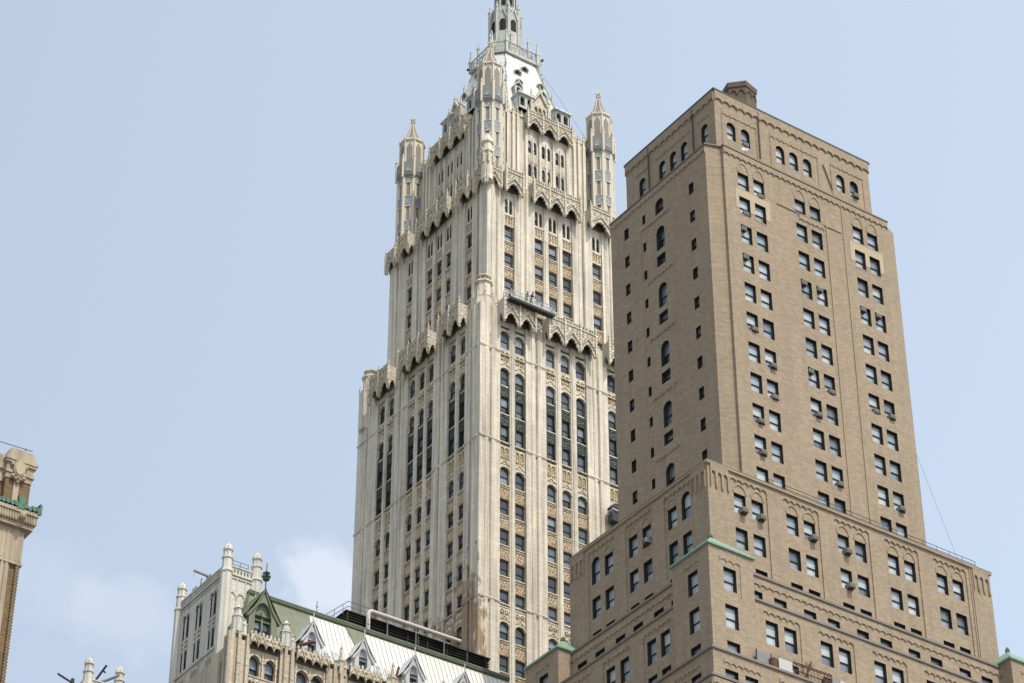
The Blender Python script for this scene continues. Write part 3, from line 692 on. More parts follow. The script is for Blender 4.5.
def pinnacle(mb, x, y, z0, h, r, mat, cross=False):
    lathe(mb, x, y, [(r, z0), (r, z0+h*.42), (r*1.35, z0+h*.44), (r*1.3, z0+h*.5), (r*.75, z0+h*.54), (r*.3, z0+h*.85), (r*.5, z0+h*.88), (r*.12, z0+h)], mat, 4, rot=math.pi/4)
def canopy(fr, a, b, n, ztip, zap, ztop, pr, mat=GY, gilt=True):
    """projecting traceried canopy: n big cusped arches in front, one on each return"""
    cm = MB(); f1 = fr.off(pr)
    s = (b-a)/n
    prof = []
    for k in range(n):
        p = [(a+k*s, ztip), (a+k*s+s*.07, ztip)]+cusped(a+k*s+s*.09, a+(k+1)*s-s*.09, ztip+.1, zap-ztip-.1)+[(a+(k+1)*s-s*.07, ztip)]
        prof += p
    prof.append((b, ztip))
    apron(cm, f1, prof, ztop, -.22, 0, mat)
    fx = Fr('L' if fr.k == 'R' else 'R', *(f1.P(a, 0, 0)[:2])); fy = Fr(fx.k, *(f1.P(b, 0, 0)[:2]))
    for f_ in (fx, fy):                                             # the two returns
        pp = [(0.0, ztip)]+cusped(.12, pr-.08, ztip+.25, (zap-ztip)*.75)+[(pr, ztip+.25)]
        if f_.k == 'L': apron(cm, f_, [(u, z) for u, z in pp], ztop-.02, -.1, .1, mat)
        else: apron(cm, Fr('L', f_.ox, f_.oy), [(u, z) for u, z in pp], ztop, -.1, .1, mat) if False else apron(cm, f_, [(u, z) for u, z in pp], ztop-.02, -.1, .1, mat)
    # near-black slabs paint the vault's shade behind the arches; top slab
    box(cm, fr, a+.05, b-.05, ztip+.62*(zap-ztip), ztop-.16, -.02, .03, 'canopy_shade'); box(cm, fr, a+.1, b-.1, ztop-.3, ztop-.17, .03, pr-.2, 'canopy_shade'); box(cm, fr, a-.06, b+.06, ztop-.16, ztop, -.2, pr+.1, mat)
    hg = ztop-ztip
    for k in range(n):                                              # gables with crockets, traceried panels and pinnacles
        c = a+(k+.5)*s; zg = zap+.0; L = s*.49
        for sg in (-1, 1):
            extr(cm, f1, [(c+sg*L, zap-.38*(zap-ztip)), (c+sg*(L-.12), zap-.38*(zap-ztip)), (c, zg+.62), (c, zg+.85)], 0, .16, CV)
            for t in (.25, .5, .75):
                uu = c+sg*L*(1-t); zz = zap-.38*(zap-ztip)+t*(zg+.85-zap+.38*(zap-ztip)); box(cm, f1, uu-.07, uu+.07, zz, zz+.16, 0, .2, CV)
        for j in range(3):
            uu = c-s*.3+j*s*.3; extr(cm, f1, [(uu-.1, ztop-1.0), (uu+.1, ztop-1.0), (uu+.1, ztop-.45), (uu, ztop-.28), (uu-.1, ztop-.45)], 0, .05, OC if gilt else CV)
        pinnacle(cm, *f1.P(c, .02, 0)[:2], ztop-.05, .75, .11, mat)
    for k in range(n+1):
        u = a+k*s
        box(cm, f1, u-.11, u+.11, ztip+.1, ztop+.15, -.1, .2, CV); box(cm, f1, u-.07, u+.07, ztip-.06, ztip+.1, -.08, .12, CV)
        pinnacle(cm, *f1.P(u, .05, 0)[:2], ztop+.1, 1.05, .13, CV)
    u = a+.2                                                         # pierced parapet
    while u < b-.2:
        box(cm, f1, u, u+.14, ztop, ztop+.38, -.14, .04, mat); u += .32
    box(cm, f1, a, b, ztop+.38, ztop+.46, -.16, .07, mat)
    return cm

def bay(mb, fr, cols, cw, z0, z1, lev, side='bronze', kb='bronze'):
    """fills one recessed bay: mullions, spandrels, arches and windows. lev: list of (kind, zbottom, ztop)"""
    a = cols[0]-.12; b = cols[-1]+cw+.12
    gaps = [(cols[i]+cw, cols[i+1]) for i in range(len(cols)-1)]
    for p, q_ in gaps:
        box(mb, fr, p+.06, q_-.06, z0, z1, -.75, -.16, TC); box(mb, fr, p+.24, q_-.24, z0, z1, -.16, .02, TC)
        box(mb, fr, p, p+.06, z0, z1, -.75, -.36, TC); box(mb, fr, q_-.06, q_, z0, z1, -.75, -.36, TC)
    for kind, zb, zt in lev:
        for c in cols:
            m_ = c+cw/2
            if kind == 'arch':
                gw.add(fr, m_, zb, cw, zt-zb, .5, -.62, kb)
                pr = [(c-.06, zt-.5)]+arc(c, c+cw, zt-.5, .5, 8)+[(c+cw+.06, zt-.5)]
                apron(mb, fr, pr, zt+.32, -.7, -.3, TC)
                extr_ring(mb, fr, arc(c+.0, c+cw, zt-.5, .5, 8), arc(c-.1, c+cw+.1, zt-.5, .62, 8), -.35, -.16, CV)
                box(mb, fr, c-.06, c+cw+.06, zb-.14, zb, -.7, -.3, TC)
            elif kind == 'win':
                gw.add(fr, m_, zb, cw, zt-zb, 0, -.62, kb)
                box(mb, fr, c-.06, c+cw+.06, zb-.12, zb, -.7, -.28, TC)
            elif kind in ('brown', 'green'):
                if kind == 'green': 
                    for uu in (c, c+cw-.13): box(mb, fr, uu, uu+.13, zb-2.2, zt+.5, -.75, -.3, 'green_dark')
                mt = BR if kind == 'brown' else GN
                box(mb, fr, c-.06, c+cw+.06, zb, zt, -.75, -.44, mt)
                h = zt-zb; fm = BR if kind == 'brown' else GN
                box(mb, fr, c, c+cw, zt-.3, zt-.14, -.46, -.34, fm); box(mb, fr, c, c+cw, zb+.06, zb+.2, -.46, -.3, fm)
                if kind == 'brown':                                  # interlaced relief
                    for j in range(3):
                        u0 = c+.06+j*(cw-.12)/3; u1 = u0+(cw-.12)/3
                        z_0, z_1 = zb+.35, zt-.42
                        for (p0, p1) in (((u0, z_0), (u1, z_1)), ((u0, z_1), (u1, z_0))):
                            A = Vector(fr.P(p0[0], -.43, p0[1])); B = Vector(fr.P(p1[0], -.43, p1[1])); bar(mb, A, B, .05, 'terracotta_carved', 4)
                else:
                    for j in range(4):
                        u0 = c+.1+j*(cw-.2)/4; box(mb, fr, u0+.04, u0+.18, zb+.32, zt-.4, -.46, -.38, GN)
            elif kind == 'orn':                                      # traceried band above an arched window
                box(mb, fr, c-.06, c+cw+.06, zb, zt, -.75, -.46, OC)
                o2 = []
                for j in range(2):
                    u0 = c+.07+j*(cw-.08)/2; u1 = u0+(cw-.2)/2
                    o2.append((u0, u1, zb+.55, zt-.2, pointed(u0, u1, zt-.65, .42, 3)))
                wall(mb, fr.off(-.3), c-.06, c+cw+.06, zb, zt, o2, CV, .16)
                extr(mb, fr, [(c-.05, zb-.05), (c+.14, zb-.05), (m_, zb+.42), (c+cw-.14, zb-.05), (c+cw+.05, zb-.05), (m_, zb+.66)], -.32, -.18, CV)
                for j in range(2):
                    u0 = c+.07+(j+.5)*(cw-.08)/2-.06; lathe_disc(mb, fr, u0, zb+.95, .13, -.44, -.26, CV)
            elif kind == 'blank': box(mb, fr, c-.06, c+cw+.06, zb, zt, -.75, -.4, TC)
def lathe_disc(mb, fr, u, z, r, d0, d1, mat, n=8):
    extr(mb, fr, [(u+r*math.cos(k*2*math.pi/n), z+r*math.sin(k*2*math.pi/n)) for k in range(n)], d0, d1, mat)
def pier(mb, fr, a, b, z0, z1, ribs=True, mat=TC):
    wdt = b-a
    if not ribs or wdt < 1.2: box(mb, fr, a, b, z0, z1, -.75, 0, mat); return
    g = .26; m_ = (a+b)/2
    box(mb, fr, a, m_-g/2, z0, z1, -.75, 0, mat); box(mb, fr, m_+g/2, b, z0, z1, -.75, 0, mat); box(mb, fr, m_-g/2, m_+g/2, z0, z1, -.75, -.24, mat)
    box(mb, fr, a+.5*wdt-.62, m_-g/2-.08, z0, z1, -.2, .13, mat); box(mb, fr, m_+g/2+.08, m_+.62, z0, z1, -.2, .13, mat)
def course(mb, fr, a, b, z, mat=TC, d=.0):
    box(mb, fr, a-.04, b+.04, z-.08, z+.08, -.2, .2+d, mat); box(mb, fr, a-.02, b+.02, z-.22, z-.08, -.2, .1+d, mat)

W1, D1 = 24.6, 25.95
gR = Fr('R', XC, YC); gL = Fr('L', XC, YC); cw = 1.25
sR = Fr('R', XC, YC, .62); sL = Fr('L', XC, YC, .62)
S1 = MB()
levels = [('arch', 177.34, 179.79), ('orn', 174.99, 177.19), ('arch', 172.24, 174.64), ('green', 170.64, 172.09), ('win', 168.44, 170.64), ('green', 166.79, 168.32), ('win', 164.54, 166.79),
          ('orn', 161.69, 164.14), ('arch', 159.04, 161.29), ('brown', 157.09, 158.89), ('win', 155.14, 157.09), ('brown', 153.24, 155.02), ('win', 151.29, 153.24), ('brown', 149.39, 151.14),
          ('win', 147.39, 149.39), ('brown', 145.59, 147.24), ('win', 143.64, 145.59), ('orn', 141.99, 143.44), ('arch', 139.59, 141.74), ('brown', 137.64, 139.44), ('win', 135.74, 137.64),
          ('brown', 133.79, 135.59), ('win', 131.84, 133.79), ('brown', 129.89, 131.69), ('win', 127.94, 129.89), ('blank', 123.64, 127.79)]
Rb = [(2.88, 4.91), (9.21, 11.31, 13.43), (17.95, 19.98)]
Lb = [(3.14, 5.2), (9.69, 11.69, 13.7), (18.22, 20.25)]
for fr, bays, wid in ((sR, Rb, W1), (sL, Lb, D1)):
    edges = [0]
    for cols in bays: edges += [cols[0]-.12, cols[-1]+cw+.12]
    edges.append(wid)
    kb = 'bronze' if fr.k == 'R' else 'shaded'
    for cols in bays: bay(S1, fr, cols, cw, 124, 183, levels, kb=kb)
    for i in range(0, len(edges), 2):
        a, b = edges[i], edges[i+1]
        if i == 0: a = 0 if fr.k == 'R' else .47
        pier(S1, fr, a, b, 124, 182.6)
        for z in (176.7, 164.35, 143.95): course(S1, fr, a, b, z)
    for cols in bays: 
        box(S1, fr, cols[0]-.2, cols[-1]+cw+.2, 180.5, 183, -.8, -.3, TC)
        for z in (176.45, 164.5, 143.85): box(S1, fr, cols[0]-.1, cols[-1]+cw+.1, z-.05, z+.1, -.5, -.12, CV)
wbox(S1, XC+.75, XC+W1-.05, YC+.75, YC+D1-.05, -1.6, 183, TC)
wbox(S1, XC+.4, XC+W1, YC+.4, YC+D1, 182.5, 183.1, GY)
S1.build('lower_shaft', gothic)

# canopies round the lower shaft
zt1 = dict(ztip=180.15, zap=181.75, ztop=183.45, pr=1.1)
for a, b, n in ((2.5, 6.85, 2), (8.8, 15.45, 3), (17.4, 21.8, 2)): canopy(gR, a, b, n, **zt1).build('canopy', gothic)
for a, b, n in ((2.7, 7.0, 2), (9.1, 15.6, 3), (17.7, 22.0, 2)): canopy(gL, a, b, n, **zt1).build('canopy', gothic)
# corner buttresses with lantern pinnacles
def corner_buttress(x, y, zt, r=1.25):
    cb = MB()
    lathe(cb, x, y, [(r, 178.5), (r, zt-3.6), (r*1.05, zt-3.5), (r*.72, zt-3.2), (r*.72, zt-1.3), (r*.9, zt-1.25), (r*.9, zt-1.05), (r*.55, zt-1.0)], TC)
    for k in range(8):
        a = math.pi/8+k*math.pi/4; px, py = x+r*.5*math.cos(a), y+r*.5*math.sin(a)
        bar(cb, (px, py, zt-1.05), (px, py, zt-.35), .08, TC, 4)
    lathe(cb, x, y, [(r*.35, zt-1.0), (r*.35, zt-.35), (r*.72, zt-.33), (r*.72, zt-.18), (r*.3, zt), (r*.1, zt+.35)], TC)
    for k in range(8):
        a = math.pi/8+k*math.pi/4; px, py = x+r*.98*math.cos(a), y+r*.98*math.sin(a)
        pinnacle(cb, px, py, zt-3.7, 1.5, .13, CV); bar(cb, (px, py, 178.6), (px, py, zt-3.5), .1, TC, 5)
    for dx, dy in ((1.55, -.2), (-.2, 1.55), (2.2, .1), (.1, 2.2)):
        px, py = x+dx, y+dy
        wbox(cb, px-.2, px+.2, py-.2, py+.2, 181.5, zt-4.2, TC); pinnacle(cb, px, py, zt-4.3, 2.0, .22, CV)
    return cb
corner_buttress(XC+1.25, YC+1.25, 187.4).build('corner_buttress', gothic)
corner_buttress(XC+.75, YC+D1-1.2, 187.4, 1.25).build('corner_buttress', gothic)
corner_buttress(XC+W1-1.25, YC+1.25, 187.0).build('corner_buttress', gothic)

# --- upper shaft
S2 = MB(); x0, x1, y0, y1 = 2.7, 21.7, 2.75, 24.3
hR = Fr('R', XC, YC+y0); hL = Fr('L', XC+x0, YC); tR = Fr('R', XC, YC+y0, .62); tL = Fr('L', XC+x0, YC, .62)
lev2 = [('win', 195.76, 197.68), ('brown', 193.88, 195.63), ('win', 191.88, 193.83), ('brown', 190.08, 191.76), ('win', 188.13, 190.03), ('brown', 186.28, 187.98), ('win', 184.38, 186.23), ('brown', 182.58, 184.28)]
Rb2 = [(5.3,), (9.7, 11.75, 13.8), (18.25,)]; Lb2 = [(6.1,), (10.6, 12.68, 14.75), (19.15,)]; c2 = 1.25
for fr, bays, lo, hi in ((tR, Rb2, x0, x1), (tL, Lb2, y0, y1)):
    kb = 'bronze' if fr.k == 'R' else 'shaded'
    edges = [lo if fr.k == 'R' else lo+.47]
    for cols in bays: edges += [cols[0]-.12, cols[-1]+c2+.12]
    edges.append(hi)
    for cols in bays:
        bay(S2, fr, cols, c2, 183, 198.1, lev2, kb=kb)
        a, b = cols[0]-.12, cols[-1]+c2+.12
        ops = []
        for c in cols:
            for u in (c+.04, c+.68):
                ops.append((u, u+.48, 199.95, 202.1, pointed(u, u+.48, 201.55, .55, 3))); gw.add(fr, u+.24, 199.95, .48, 2.1, .3, -.62 if fr.k == 'R' else -.36, 'dim' if fr.k == 'R' else 'shaded')
        wall(S2, fr.off(-.3), a, b, 199.6, 204.6, ops, TC, .35 if fr.k == 'R' else .15)
        for c in cols:
            box(S2, fr, c-.06, c+c2+.06, 198.0, 199.6, -.75, -.42, OC)
            wall(S2, fr.off(-.28), c-.06, c+c2+.06, 198.0, 199.6, [(c+.08+j*.4, c+.36+j*.4, 198.3, 199.4, pointed(c+.08+j*.4, c+.36+j*.4, 199.1, .28, 3)) for j in range(3)], CV, .14)
            box(S2, fr, c-.06, c+c2+.06, 199.5, 199.68, -.4, -.15, CV)
        for i in range(len(cols)-1):
            p, q_ = cols[i]+c2, cols[i+1]; box(S2, fr, p+.1, q_-.1, 198, 203, -.5, -.1, TC)
    for i in range(0, len(edges), 2): pier(S2, fr, edges[i], edges[i+1], 183, 204.6)
wbox(S2, XC+x0+.62, XC+x1-.02, YC+y0+.78, YC+y1-.02, 182, 204.9, TC); wbox(S2, XC+x0+.2, XC+x1-.2, YC+y0+.2, YC+y1-.2, 204.5, 205.0, GY)
S2.build('upper_shaft', gothic)
zt2 = dict(ztip=202.2, zap=203.8, ztop=205.4, pr=1.0)
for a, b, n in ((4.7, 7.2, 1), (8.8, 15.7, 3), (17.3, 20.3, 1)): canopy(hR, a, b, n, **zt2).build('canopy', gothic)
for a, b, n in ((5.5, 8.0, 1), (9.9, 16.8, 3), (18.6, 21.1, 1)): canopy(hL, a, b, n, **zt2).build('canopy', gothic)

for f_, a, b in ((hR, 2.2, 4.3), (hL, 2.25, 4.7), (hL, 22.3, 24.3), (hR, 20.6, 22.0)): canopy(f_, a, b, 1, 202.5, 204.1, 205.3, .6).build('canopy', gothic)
cp = MB(); lathe(cp, XC+2.55, YC+2.6, [(.75, 203.2), (.75, 207.2), (.95, 207.4), (.9, 207.7), (.6, 207.9), (.6, 208.9), (.8, 209.0), (.75, 209.3), (.35, 210.2), (.15, 210.6)], TC)
for k in range(8):
    a = k*math.pi/4+math.pi/8; pinnacle(cp, XC+2.55+.85*math.cos(a), YC+2.6+.85*math.sin(a), 205.6, 2.2, .16, CV)
cp.build('corner_pinnacle', gothic)
# --- crown stage, cross shaped between the turrets
S3 = MB(); kR = Fr('R', XC, YC+4.7); kL = Fr('L', XC+4.6, YC)
for fr, lo, hi, cs in ((kR, 6.6, 18.8, (10.7, 12.78, 14.86)), (kL, 7.4, 20.0, (11.7, 13.8, 15.9))):
    ops = []
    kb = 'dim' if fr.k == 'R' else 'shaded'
    for c in cs:
        for u in (c-.66, c+.14):
            for zb, zt in ((212.75, 214.8), (209.0, 211.05), (205.4, 207.4)):
                ops.append((u, u+.52, zb, zt, pointed(u, u+.52, zt-.55, .55, 3))); gw.add(fr, u+.26, zb, .52, zt-zb-.1, .35, -.15 if fr.k == 'R' else -.03, kb)
    wall(S3, fr, lo, hi, 205.5, 218.4, ops, TC, .4)
    for c in cs:
        for z in (211.15, 207.5):
            box(S3, fr, c-.75, c+.75, z, z+1.45, -.02, .06, CV)
            for j in range(4): extr(S3, fr, [(c-.68+j*.35, z+.2), (c-.4+j*.35, z+.2), (c-.4+j*.35, z+.9), (c-.54+j*.35, z+1.2), (c-.68+j*.35, z+.9)], .05, .12, GY)
        box(S3, fr, c-.09, c+.09, 205.5, 215.2, -.02, .16, TC)
    mids = [(cs[0]+cs[1])/2, (cs[1]+cs[2])/2, cs[0]-1.04, cs[2]+1.04]
    for u in mids: box(S3, fr, u-.16, u+.16, 205.5, 216, -.02, .26, TC)
    for u in (lo+.3, lo+1.1, lo+1.8, hi-.3, hi-1.1, hi-1.8):
        box(S3, fr, u-.2, u+.2, 205.5, 217.6, -.02, .3, TC); pinnacle(S3, *fr.P(u, .1, 0)[:2], 217.6, 1.7, .2, CV)
    box(S3, fr, lo, hi, 217.9, 218.2, -.3, .14, CV)
for x0_, x1_, y0_, y1_ in ((6.6, 18.8, 5.15, 22.2), (5.05, 20.4, 7.4, 20.0), (5.9, 19.3, 6.2, 21)): wbox(S3, XC+x0_, XC+x1_, YC+y0_, YC+y1_, 205, 218.1, TC)
# sheets closing the wall edges
S3.face([(XC+6.6, YC+4.7, 205.5), (XC+6.6, YC+6.5, 205.5), (XC+6.6, YC+6.5, 218.4), (XC+6.6, YC+4.7, 218.4)], TC)
S3.face([(XC+4.6, YC+7.4, 205.5), (XC+6.2, YC+7.4, 205.5), (XC+6.2, YC+7.4, 218.4), (XC+4.6, YC+7.4, 218.4)], TC)
S3.build('crown_stage', gothic)
zt3 = dict(ztip=215.8, zap=217.2, ztop=218.4, pr=.9)
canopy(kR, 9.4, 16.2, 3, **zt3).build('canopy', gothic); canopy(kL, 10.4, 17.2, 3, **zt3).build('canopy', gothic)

# --- four corner turrets
def turret(x, y):
    t = MB(); r = 1.62
    lathe(t, x, y, [(r, 204.6), (r, 216.4)], 'turret_grey')
    V = [(x+r*math.cos(math.pi/8+k*math.pi/4), y+r*math.sin(math.pi/8+k*math.pi/4)) for k in range(8)]
    rr = 1.95
    V2 = [(x+rr*math.cos(math.pi/8+k*math.pi/4), y+rr*math.sin(math.pi/8+k*math.pi/4)) for k in range(8)]
    for k in range(8):
        bar(t, (*V[k], 204.5), (*V[k], 217.2), .25, 'turret_cream', 6); bar(t, (*V2[k], 216.6), (*V2[k], 219.6), .17, 'turret_cream', 6)
        pinnacle(t, *V2[k], 219.3, 1.2, .19, 'turret_cream')
        A = Vector((*V[k], 0)); B = Vector((*V[(k+1) % 8], 0)); mid = (A+B)/2; nrm = (mid-Vector((x, y, 0))).normalized(); tn = (B-A).normalized(); L = (B-A).length
        def plate(z0, z1, u0, u1, o0, o1, mat):
            vs = [tuple(A+tn*(L*u)+nrm*o+Vector((0, 0, z))) for u in (u0, u1) for o in (o0, o1) for z in (z0, z1)]
            t.mesh(vs, BOXF, mat)
        plate(204.5, 217, .06, .32, -.1, .1, 'turret_cream'); plate(204.5, 217, .68, .94, -.1, .1, 'turret_cream')
        for z0, z1 in ((212.0, 213.5), (208.2, 209.5), (215.9, 216.6)):
            plate(z0, z1, .18, .82, -.05, .13, 'turret_blue'); plate(z0-.12, z0, .16, .84, -.05, .18, 'turret_cream'); plate(z1, z1+.1, .16, .84, -.05, .18, 'turret_cream')
    lathe(t, x, y, [(r, 216.3), (2.0, 216.95), (2.05, 217.1)], 'turret_grey', cap=False); lathe(t, x, y, [(2.02, 217.05), (2.02, 219.1), (1.7, 219.25)], 'turret_grey')
    for k in range(8):
        A = Vector((*V2[k], 0)); B = Vector((*V2[(k+1) % 8], 0)); nrm = ((A+B)/2-Vector((x, y, 0))).normalized(); tn = (B-A).normalized(); L = (B-A).length
        P = lambda u, o, z: tuple(A+tn*(L*u)+nrm*o+Vector((0, 0, z)))
        tri = [(.22, 217.4), (.78, 217.4), (.5, 218.6)]
        t.mesh([P(u, o, z) for o in (.02, .12) for u, z in tri], [(0, 1, 2), (3, 4, 5), (0, 1, 4, 3), (1, 2, 5, 4), (2, 0, 3, 5)], 'turret_blue')
    # lantern and spire
    lathe(t, x, y, [(1.62, 219.1), (1.55, 222.9), (1.75, 223.0), (1.75, 223.25), (1.25, 223.3)], 'turret_cream')
    for k in range(8):
        a0 = math.pi/8+k*math.pi/4; A = Vector((x+1.6*math.cos(a0), y+1.6*math.sin(a0), 0)); a1 = a0+math.pi/4; B = Vector((x+1.6*math.cos(a1), y+1.6*math.sin(a1), 0))
        nrm = ((A+B)/2-Vector((x, y, 0))).normalized(); tn = (B-A).normalized(); L = (B-A).length
        pg = [(.2, 219.3), (.8, 219.3), (.8, 221.8), (.5, 222.6), (.2, 221.8)]
        vs = [tuple(A+tn*(L*u)+nrm*o+Vector((0, 0, z))) for o in (-.1, .035) for u, z in pg]
        t.mesh(vs, [(0, 1, 2, 3, 4), (5, 6, 7, 8, 9)]+[(i, (i+1) % 5, 5+(i+1) % 5, 5+i) for i in range(5)], 'turret_grey')
        bar(t, (A.x, A.y, 219.1), (A.x, A.y, 223), .1, 'turret_cream', 5); pinnacle(t, A.x, A.y, 222.9, 1.0, .13, 'turret_cream')
    o = t.build('corner_turret', gothic)
    s = MB(); lathe(s, x, y, [(1.3, 223.2), (1.0, 224.0), (.62, 225.1), (.22, 226.7)], 'turret_grey', cap=False)
    for k in range(8):
        a = math.pi/8+k*math.pi/4
        pr = [(1.33, 223.2), (1.03, 224.0), (.65, 225.1), (.25, 226.7)]
        for (r0, z0), (r1, z1) in zip(pr, pr[1:]): bar(s, (x+r0*math.cos(a), y+r0*math.sin(a), z0), (x+r1*math.cos(a), y+r1*math.sin(a), z1), .07, 'turret_cream', 4)
    s.build('spire', o)
    f = MB(); lathe(f, x, y, [(.26, 226.5), (.16, 226.8), (.34, 226.95), (.14, 227.2), (.3, 227.5), (.1, 227.75), (.06, 228.3)], 'turret_cream', 6)
    wbox(f, x-.42, x+.42, y-.06, y+.06, 227.45, 227.6, 'turret_cream'); wbox(f, x-.06, x+.06, y-.42, y+.42, 227.45, 227.6, 'turret_cream')
    f.build('finial', o)
for x, y in ((4.2, 4.5), (4.2, 22.3), (21.0, 4.5), (21.0, 22.3)): turret(XC+x, YC+y)

# --- octagonal white roof of the crown
PX, PY = XC+12.6, YC+13.4
def octa(h, k): return [(PX-k, PY-h), (PX+k, PY-h), (PX+h, PY-k), (PX+h, PY+k), (PX+k, PY+h), (PX-k, PY+h), (PX-h, PY+k), (PX-h, PY-k)]
RF = MB()
hb, kb_, ht, kt, zb, zt = 7.6, 4.9, 3.45, 2.3, 218.2, 233.4
lo_, hi_ = octa(hb, kb_), octa(ht, kt)
RF.mesh([(x, y, zb) for x, y in lo_]+[(x, y, zt) for x, y in hi_], [(i, (i+1) % 8, 8+(i+1) % 8, 8+i) for i in range(8)]+[tuple(range(8, 16))], 'crown_white')
for i in range(8): bar(RF, (*lo_[i], zb), (*hi_[i], zt), .13, 'crown_white' if i % 2 == 0 else 'crown_green', 5)
roof = RF.build('crown_roof', gothic)
def slope(z): t = (z-zb)/(zt-zb); return hb+(ht-hb)*t
class SF:
    """frame on one of the two seen roof slopes; d measured outward horizontally from the slope at height z"""
    def __init__(s, k): s.k = k
    def P(s, u, d, z): h = slope(z)+d; return (PX+u, PY-h, z) if s.k == 'R' else (PX-h, PY+u, z)
for k in 'RL':
    sf = SF(k)
    for u, z in ((-1.3, 229.5), (.1, 231.0), (-1.5, 227.3), (2.1, 228.6)):   # quatrefoil vents
        v = MB()
        for dx, dz in ((-.22, 0), (.22, 0), (0, .22), (0, -.22)): 
            pr = [(u+dx+.2*math.cos(i*math.pi/4), z+dz+.2*math.sin(i*math.pi/4)) for i in range(8)]
            v.mesh([sf.P(a, .05, b) for a, b in pr], [tuple(range(8))], 'dark_void')
        hd = [(-.55, -.35), (.55, -.35), (.55, .1), (0, .62), (-.55, .1)]; hi2 = [(-.4, -.3), (.4, -.3), (.4, .05), (0, .42), (-.4, .05)]
        vs = [sf.P(u+a, .45 if b > 0 else .1, z+b) for a, b in hd]+[sf.P(u+a, .45 if b > 0 else .1, z+b) for a, b in hi2]+[sf.P(u+a, -.1, z+b) for a, b in hd]+[sf.P(u+a, .0, z+b) for a, b in hi2]
        v.mesh(vs, [(i, (i+1) % 5, 5+(i+1) % 5, 5+i) for i in range(5)]+[(i, (i+1) % 5, 10+(i+1) % 5, 10+i) for i in range(5)]+[(5+i, 5+(i+1) % 5, 15+(i+1) % 5, 15+i) for i in range(5)], 'crown_grey')
        v.build('roof_vent', roof)
    # flat roofed dormers with paired openings
    for u0 in (-3.3, 2.3):
        d_ = MB(); zc = 220.9; hh = slope(zc)+.9; fr = Fr('R', PX, PY-hh) if k == 'R' else Fr('L', PX-hh, PY)
        if k == 'L': u0 = -u0-1.9-.9
        ops = [(u0+.25, u0+.95, 221.0, 222.5, arc(u0+.25, u0+.95, 222.15, .35)), (u0+1.35, u0+2.05, 221.0, 222.5, arc(u0+1.35, u0+2.05, 222.15, .35))]
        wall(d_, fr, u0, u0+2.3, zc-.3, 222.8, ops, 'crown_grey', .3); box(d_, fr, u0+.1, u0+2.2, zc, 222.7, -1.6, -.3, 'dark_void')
        for u in (u0, u0+2.2): box(d_, fr, u, u+.1, zc-.3, 222.8, -1.8, 0, 'crown_white')
        box(d_, fr, u0-.2, u0+2.5, 222.8, 223.0, -2.2, .3, 'crown_white')
        d_.build('dormer', roof)
    # traceried central gable
    gbl = MB(); hh = 7.75; fr = Fr('R', PX, PY-hh) if k == 'R' else Fr('L', PX-hh, PY)
    o2 = [(-.85+j*.6, -.35+j*.6, 219.7, 222.0, pointed(-.85+j*.6, -.35+j*.6, 221.4, .5, 3)) for j in range(3)]
    wall(gbl, fr, -1.25, 1.25, 218.4, 222.3, o2, GY, .25); box(gbl, fr, -1.2, 1.2, 218.4, 222.2, -1.2, -.25, OC)
    for sg in (-1, 1): extr(gbl, fr, [(sg*1.3, 222.0), (sg*1.3, 222.4), (0, 224.9), (0, 224.2)], -.25, .15, GY)
    extr(gbl, fr, [(-1.2, 222.2), (1.2, 222.2), (0, 224.4)], -.4, -.1, CV)
    for u in (-1.35, 1.35, 0): pinnacle(gbl, *fr.P(u, 0, 0)[:2], 222.0 if u else 224.4, 2.6 if u else 1.4, .24 if u else .16, GY)
    for u in (-1.35, 1.35): box(gbl, fr, u-.22, u+.22, 218.4, 222.1, -.3, .2, GY)
    gbl.build('gable', roof)
# pinnacles and small gabled dormers that break the roof slopes
for k in 'RL':
    sf = SF(k)
    for u0, z0 in ((1.5, 224.6), (-2.4, 224.2)):
        d_ = MB(); fr = Fr('R', PX, PY-slope(z0)-.5) if k == 'R' else Fr('L', PX-slope(z0)-.5, PY)
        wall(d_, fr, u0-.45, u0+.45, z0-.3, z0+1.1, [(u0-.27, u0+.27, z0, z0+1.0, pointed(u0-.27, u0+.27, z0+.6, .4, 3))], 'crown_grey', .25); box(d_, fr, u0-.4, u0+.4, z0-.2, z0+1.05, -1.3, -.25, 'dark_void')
        for sg in (-1, 1):
            extr(d_, fr, [(u0+sg*.62, z0+.95), (u0+sg*.62, z0+1.12), (u0, z0+2.0), (u0, z0+1.7)], -1.3, .14, 'crown_grey'); box(d_, fr, u0+sg*.45-.06, u0+sg*.45+.06, z0-.3, z0+1.05, -1.2, .06, 'crown_grey')
            pinnacle(d_, *fr.P(u0+sg*.6, .05, 0)[:2], z0+.2, 1.5, .1, 'crown_grey')
        pinnacle(d_, *fr.P(u0, .05, 0)[:2], z0+1.8, .8, .09, 'crown_grey'); d_.build('gabled_dormer', roof)
for i in range(8):
    for z, o in ((218.4, .5), (222.6, .25), (226.6, .2), (230.2, .15)):
        t = (z-zb)/(zt-zb); x = lo_[i][0]*(1-t)+hi_[i][0]*t; y = lo_[i][1]*(1-t)+hi_[i][1]*t; dv = Vector((x-PX, y-PY, 0)).normalized()*o
        pn = MB(); pinnacle(pn, x+dv.x, y+dv.y, z-.3, 2.6-(z-218)*.09, .2 if z < 220 else .12, GY if z < 220 else 'crown_grey'); pn.build('pinnacle', roof)
for fr, lo, hi in ((kR, 7.2, 18.2), (kL, 8.0, 19.4)):
    for j in range(12):
        u = lo+(hi-lo)*j/11; pn = MB(); pinnacle(pn, *fr.P(u, -.2, 0)[:2], 218.2, 1.9 if j % 3 == 0 else 1.1, .17, CV); pn.build('pinnacle', gothic)
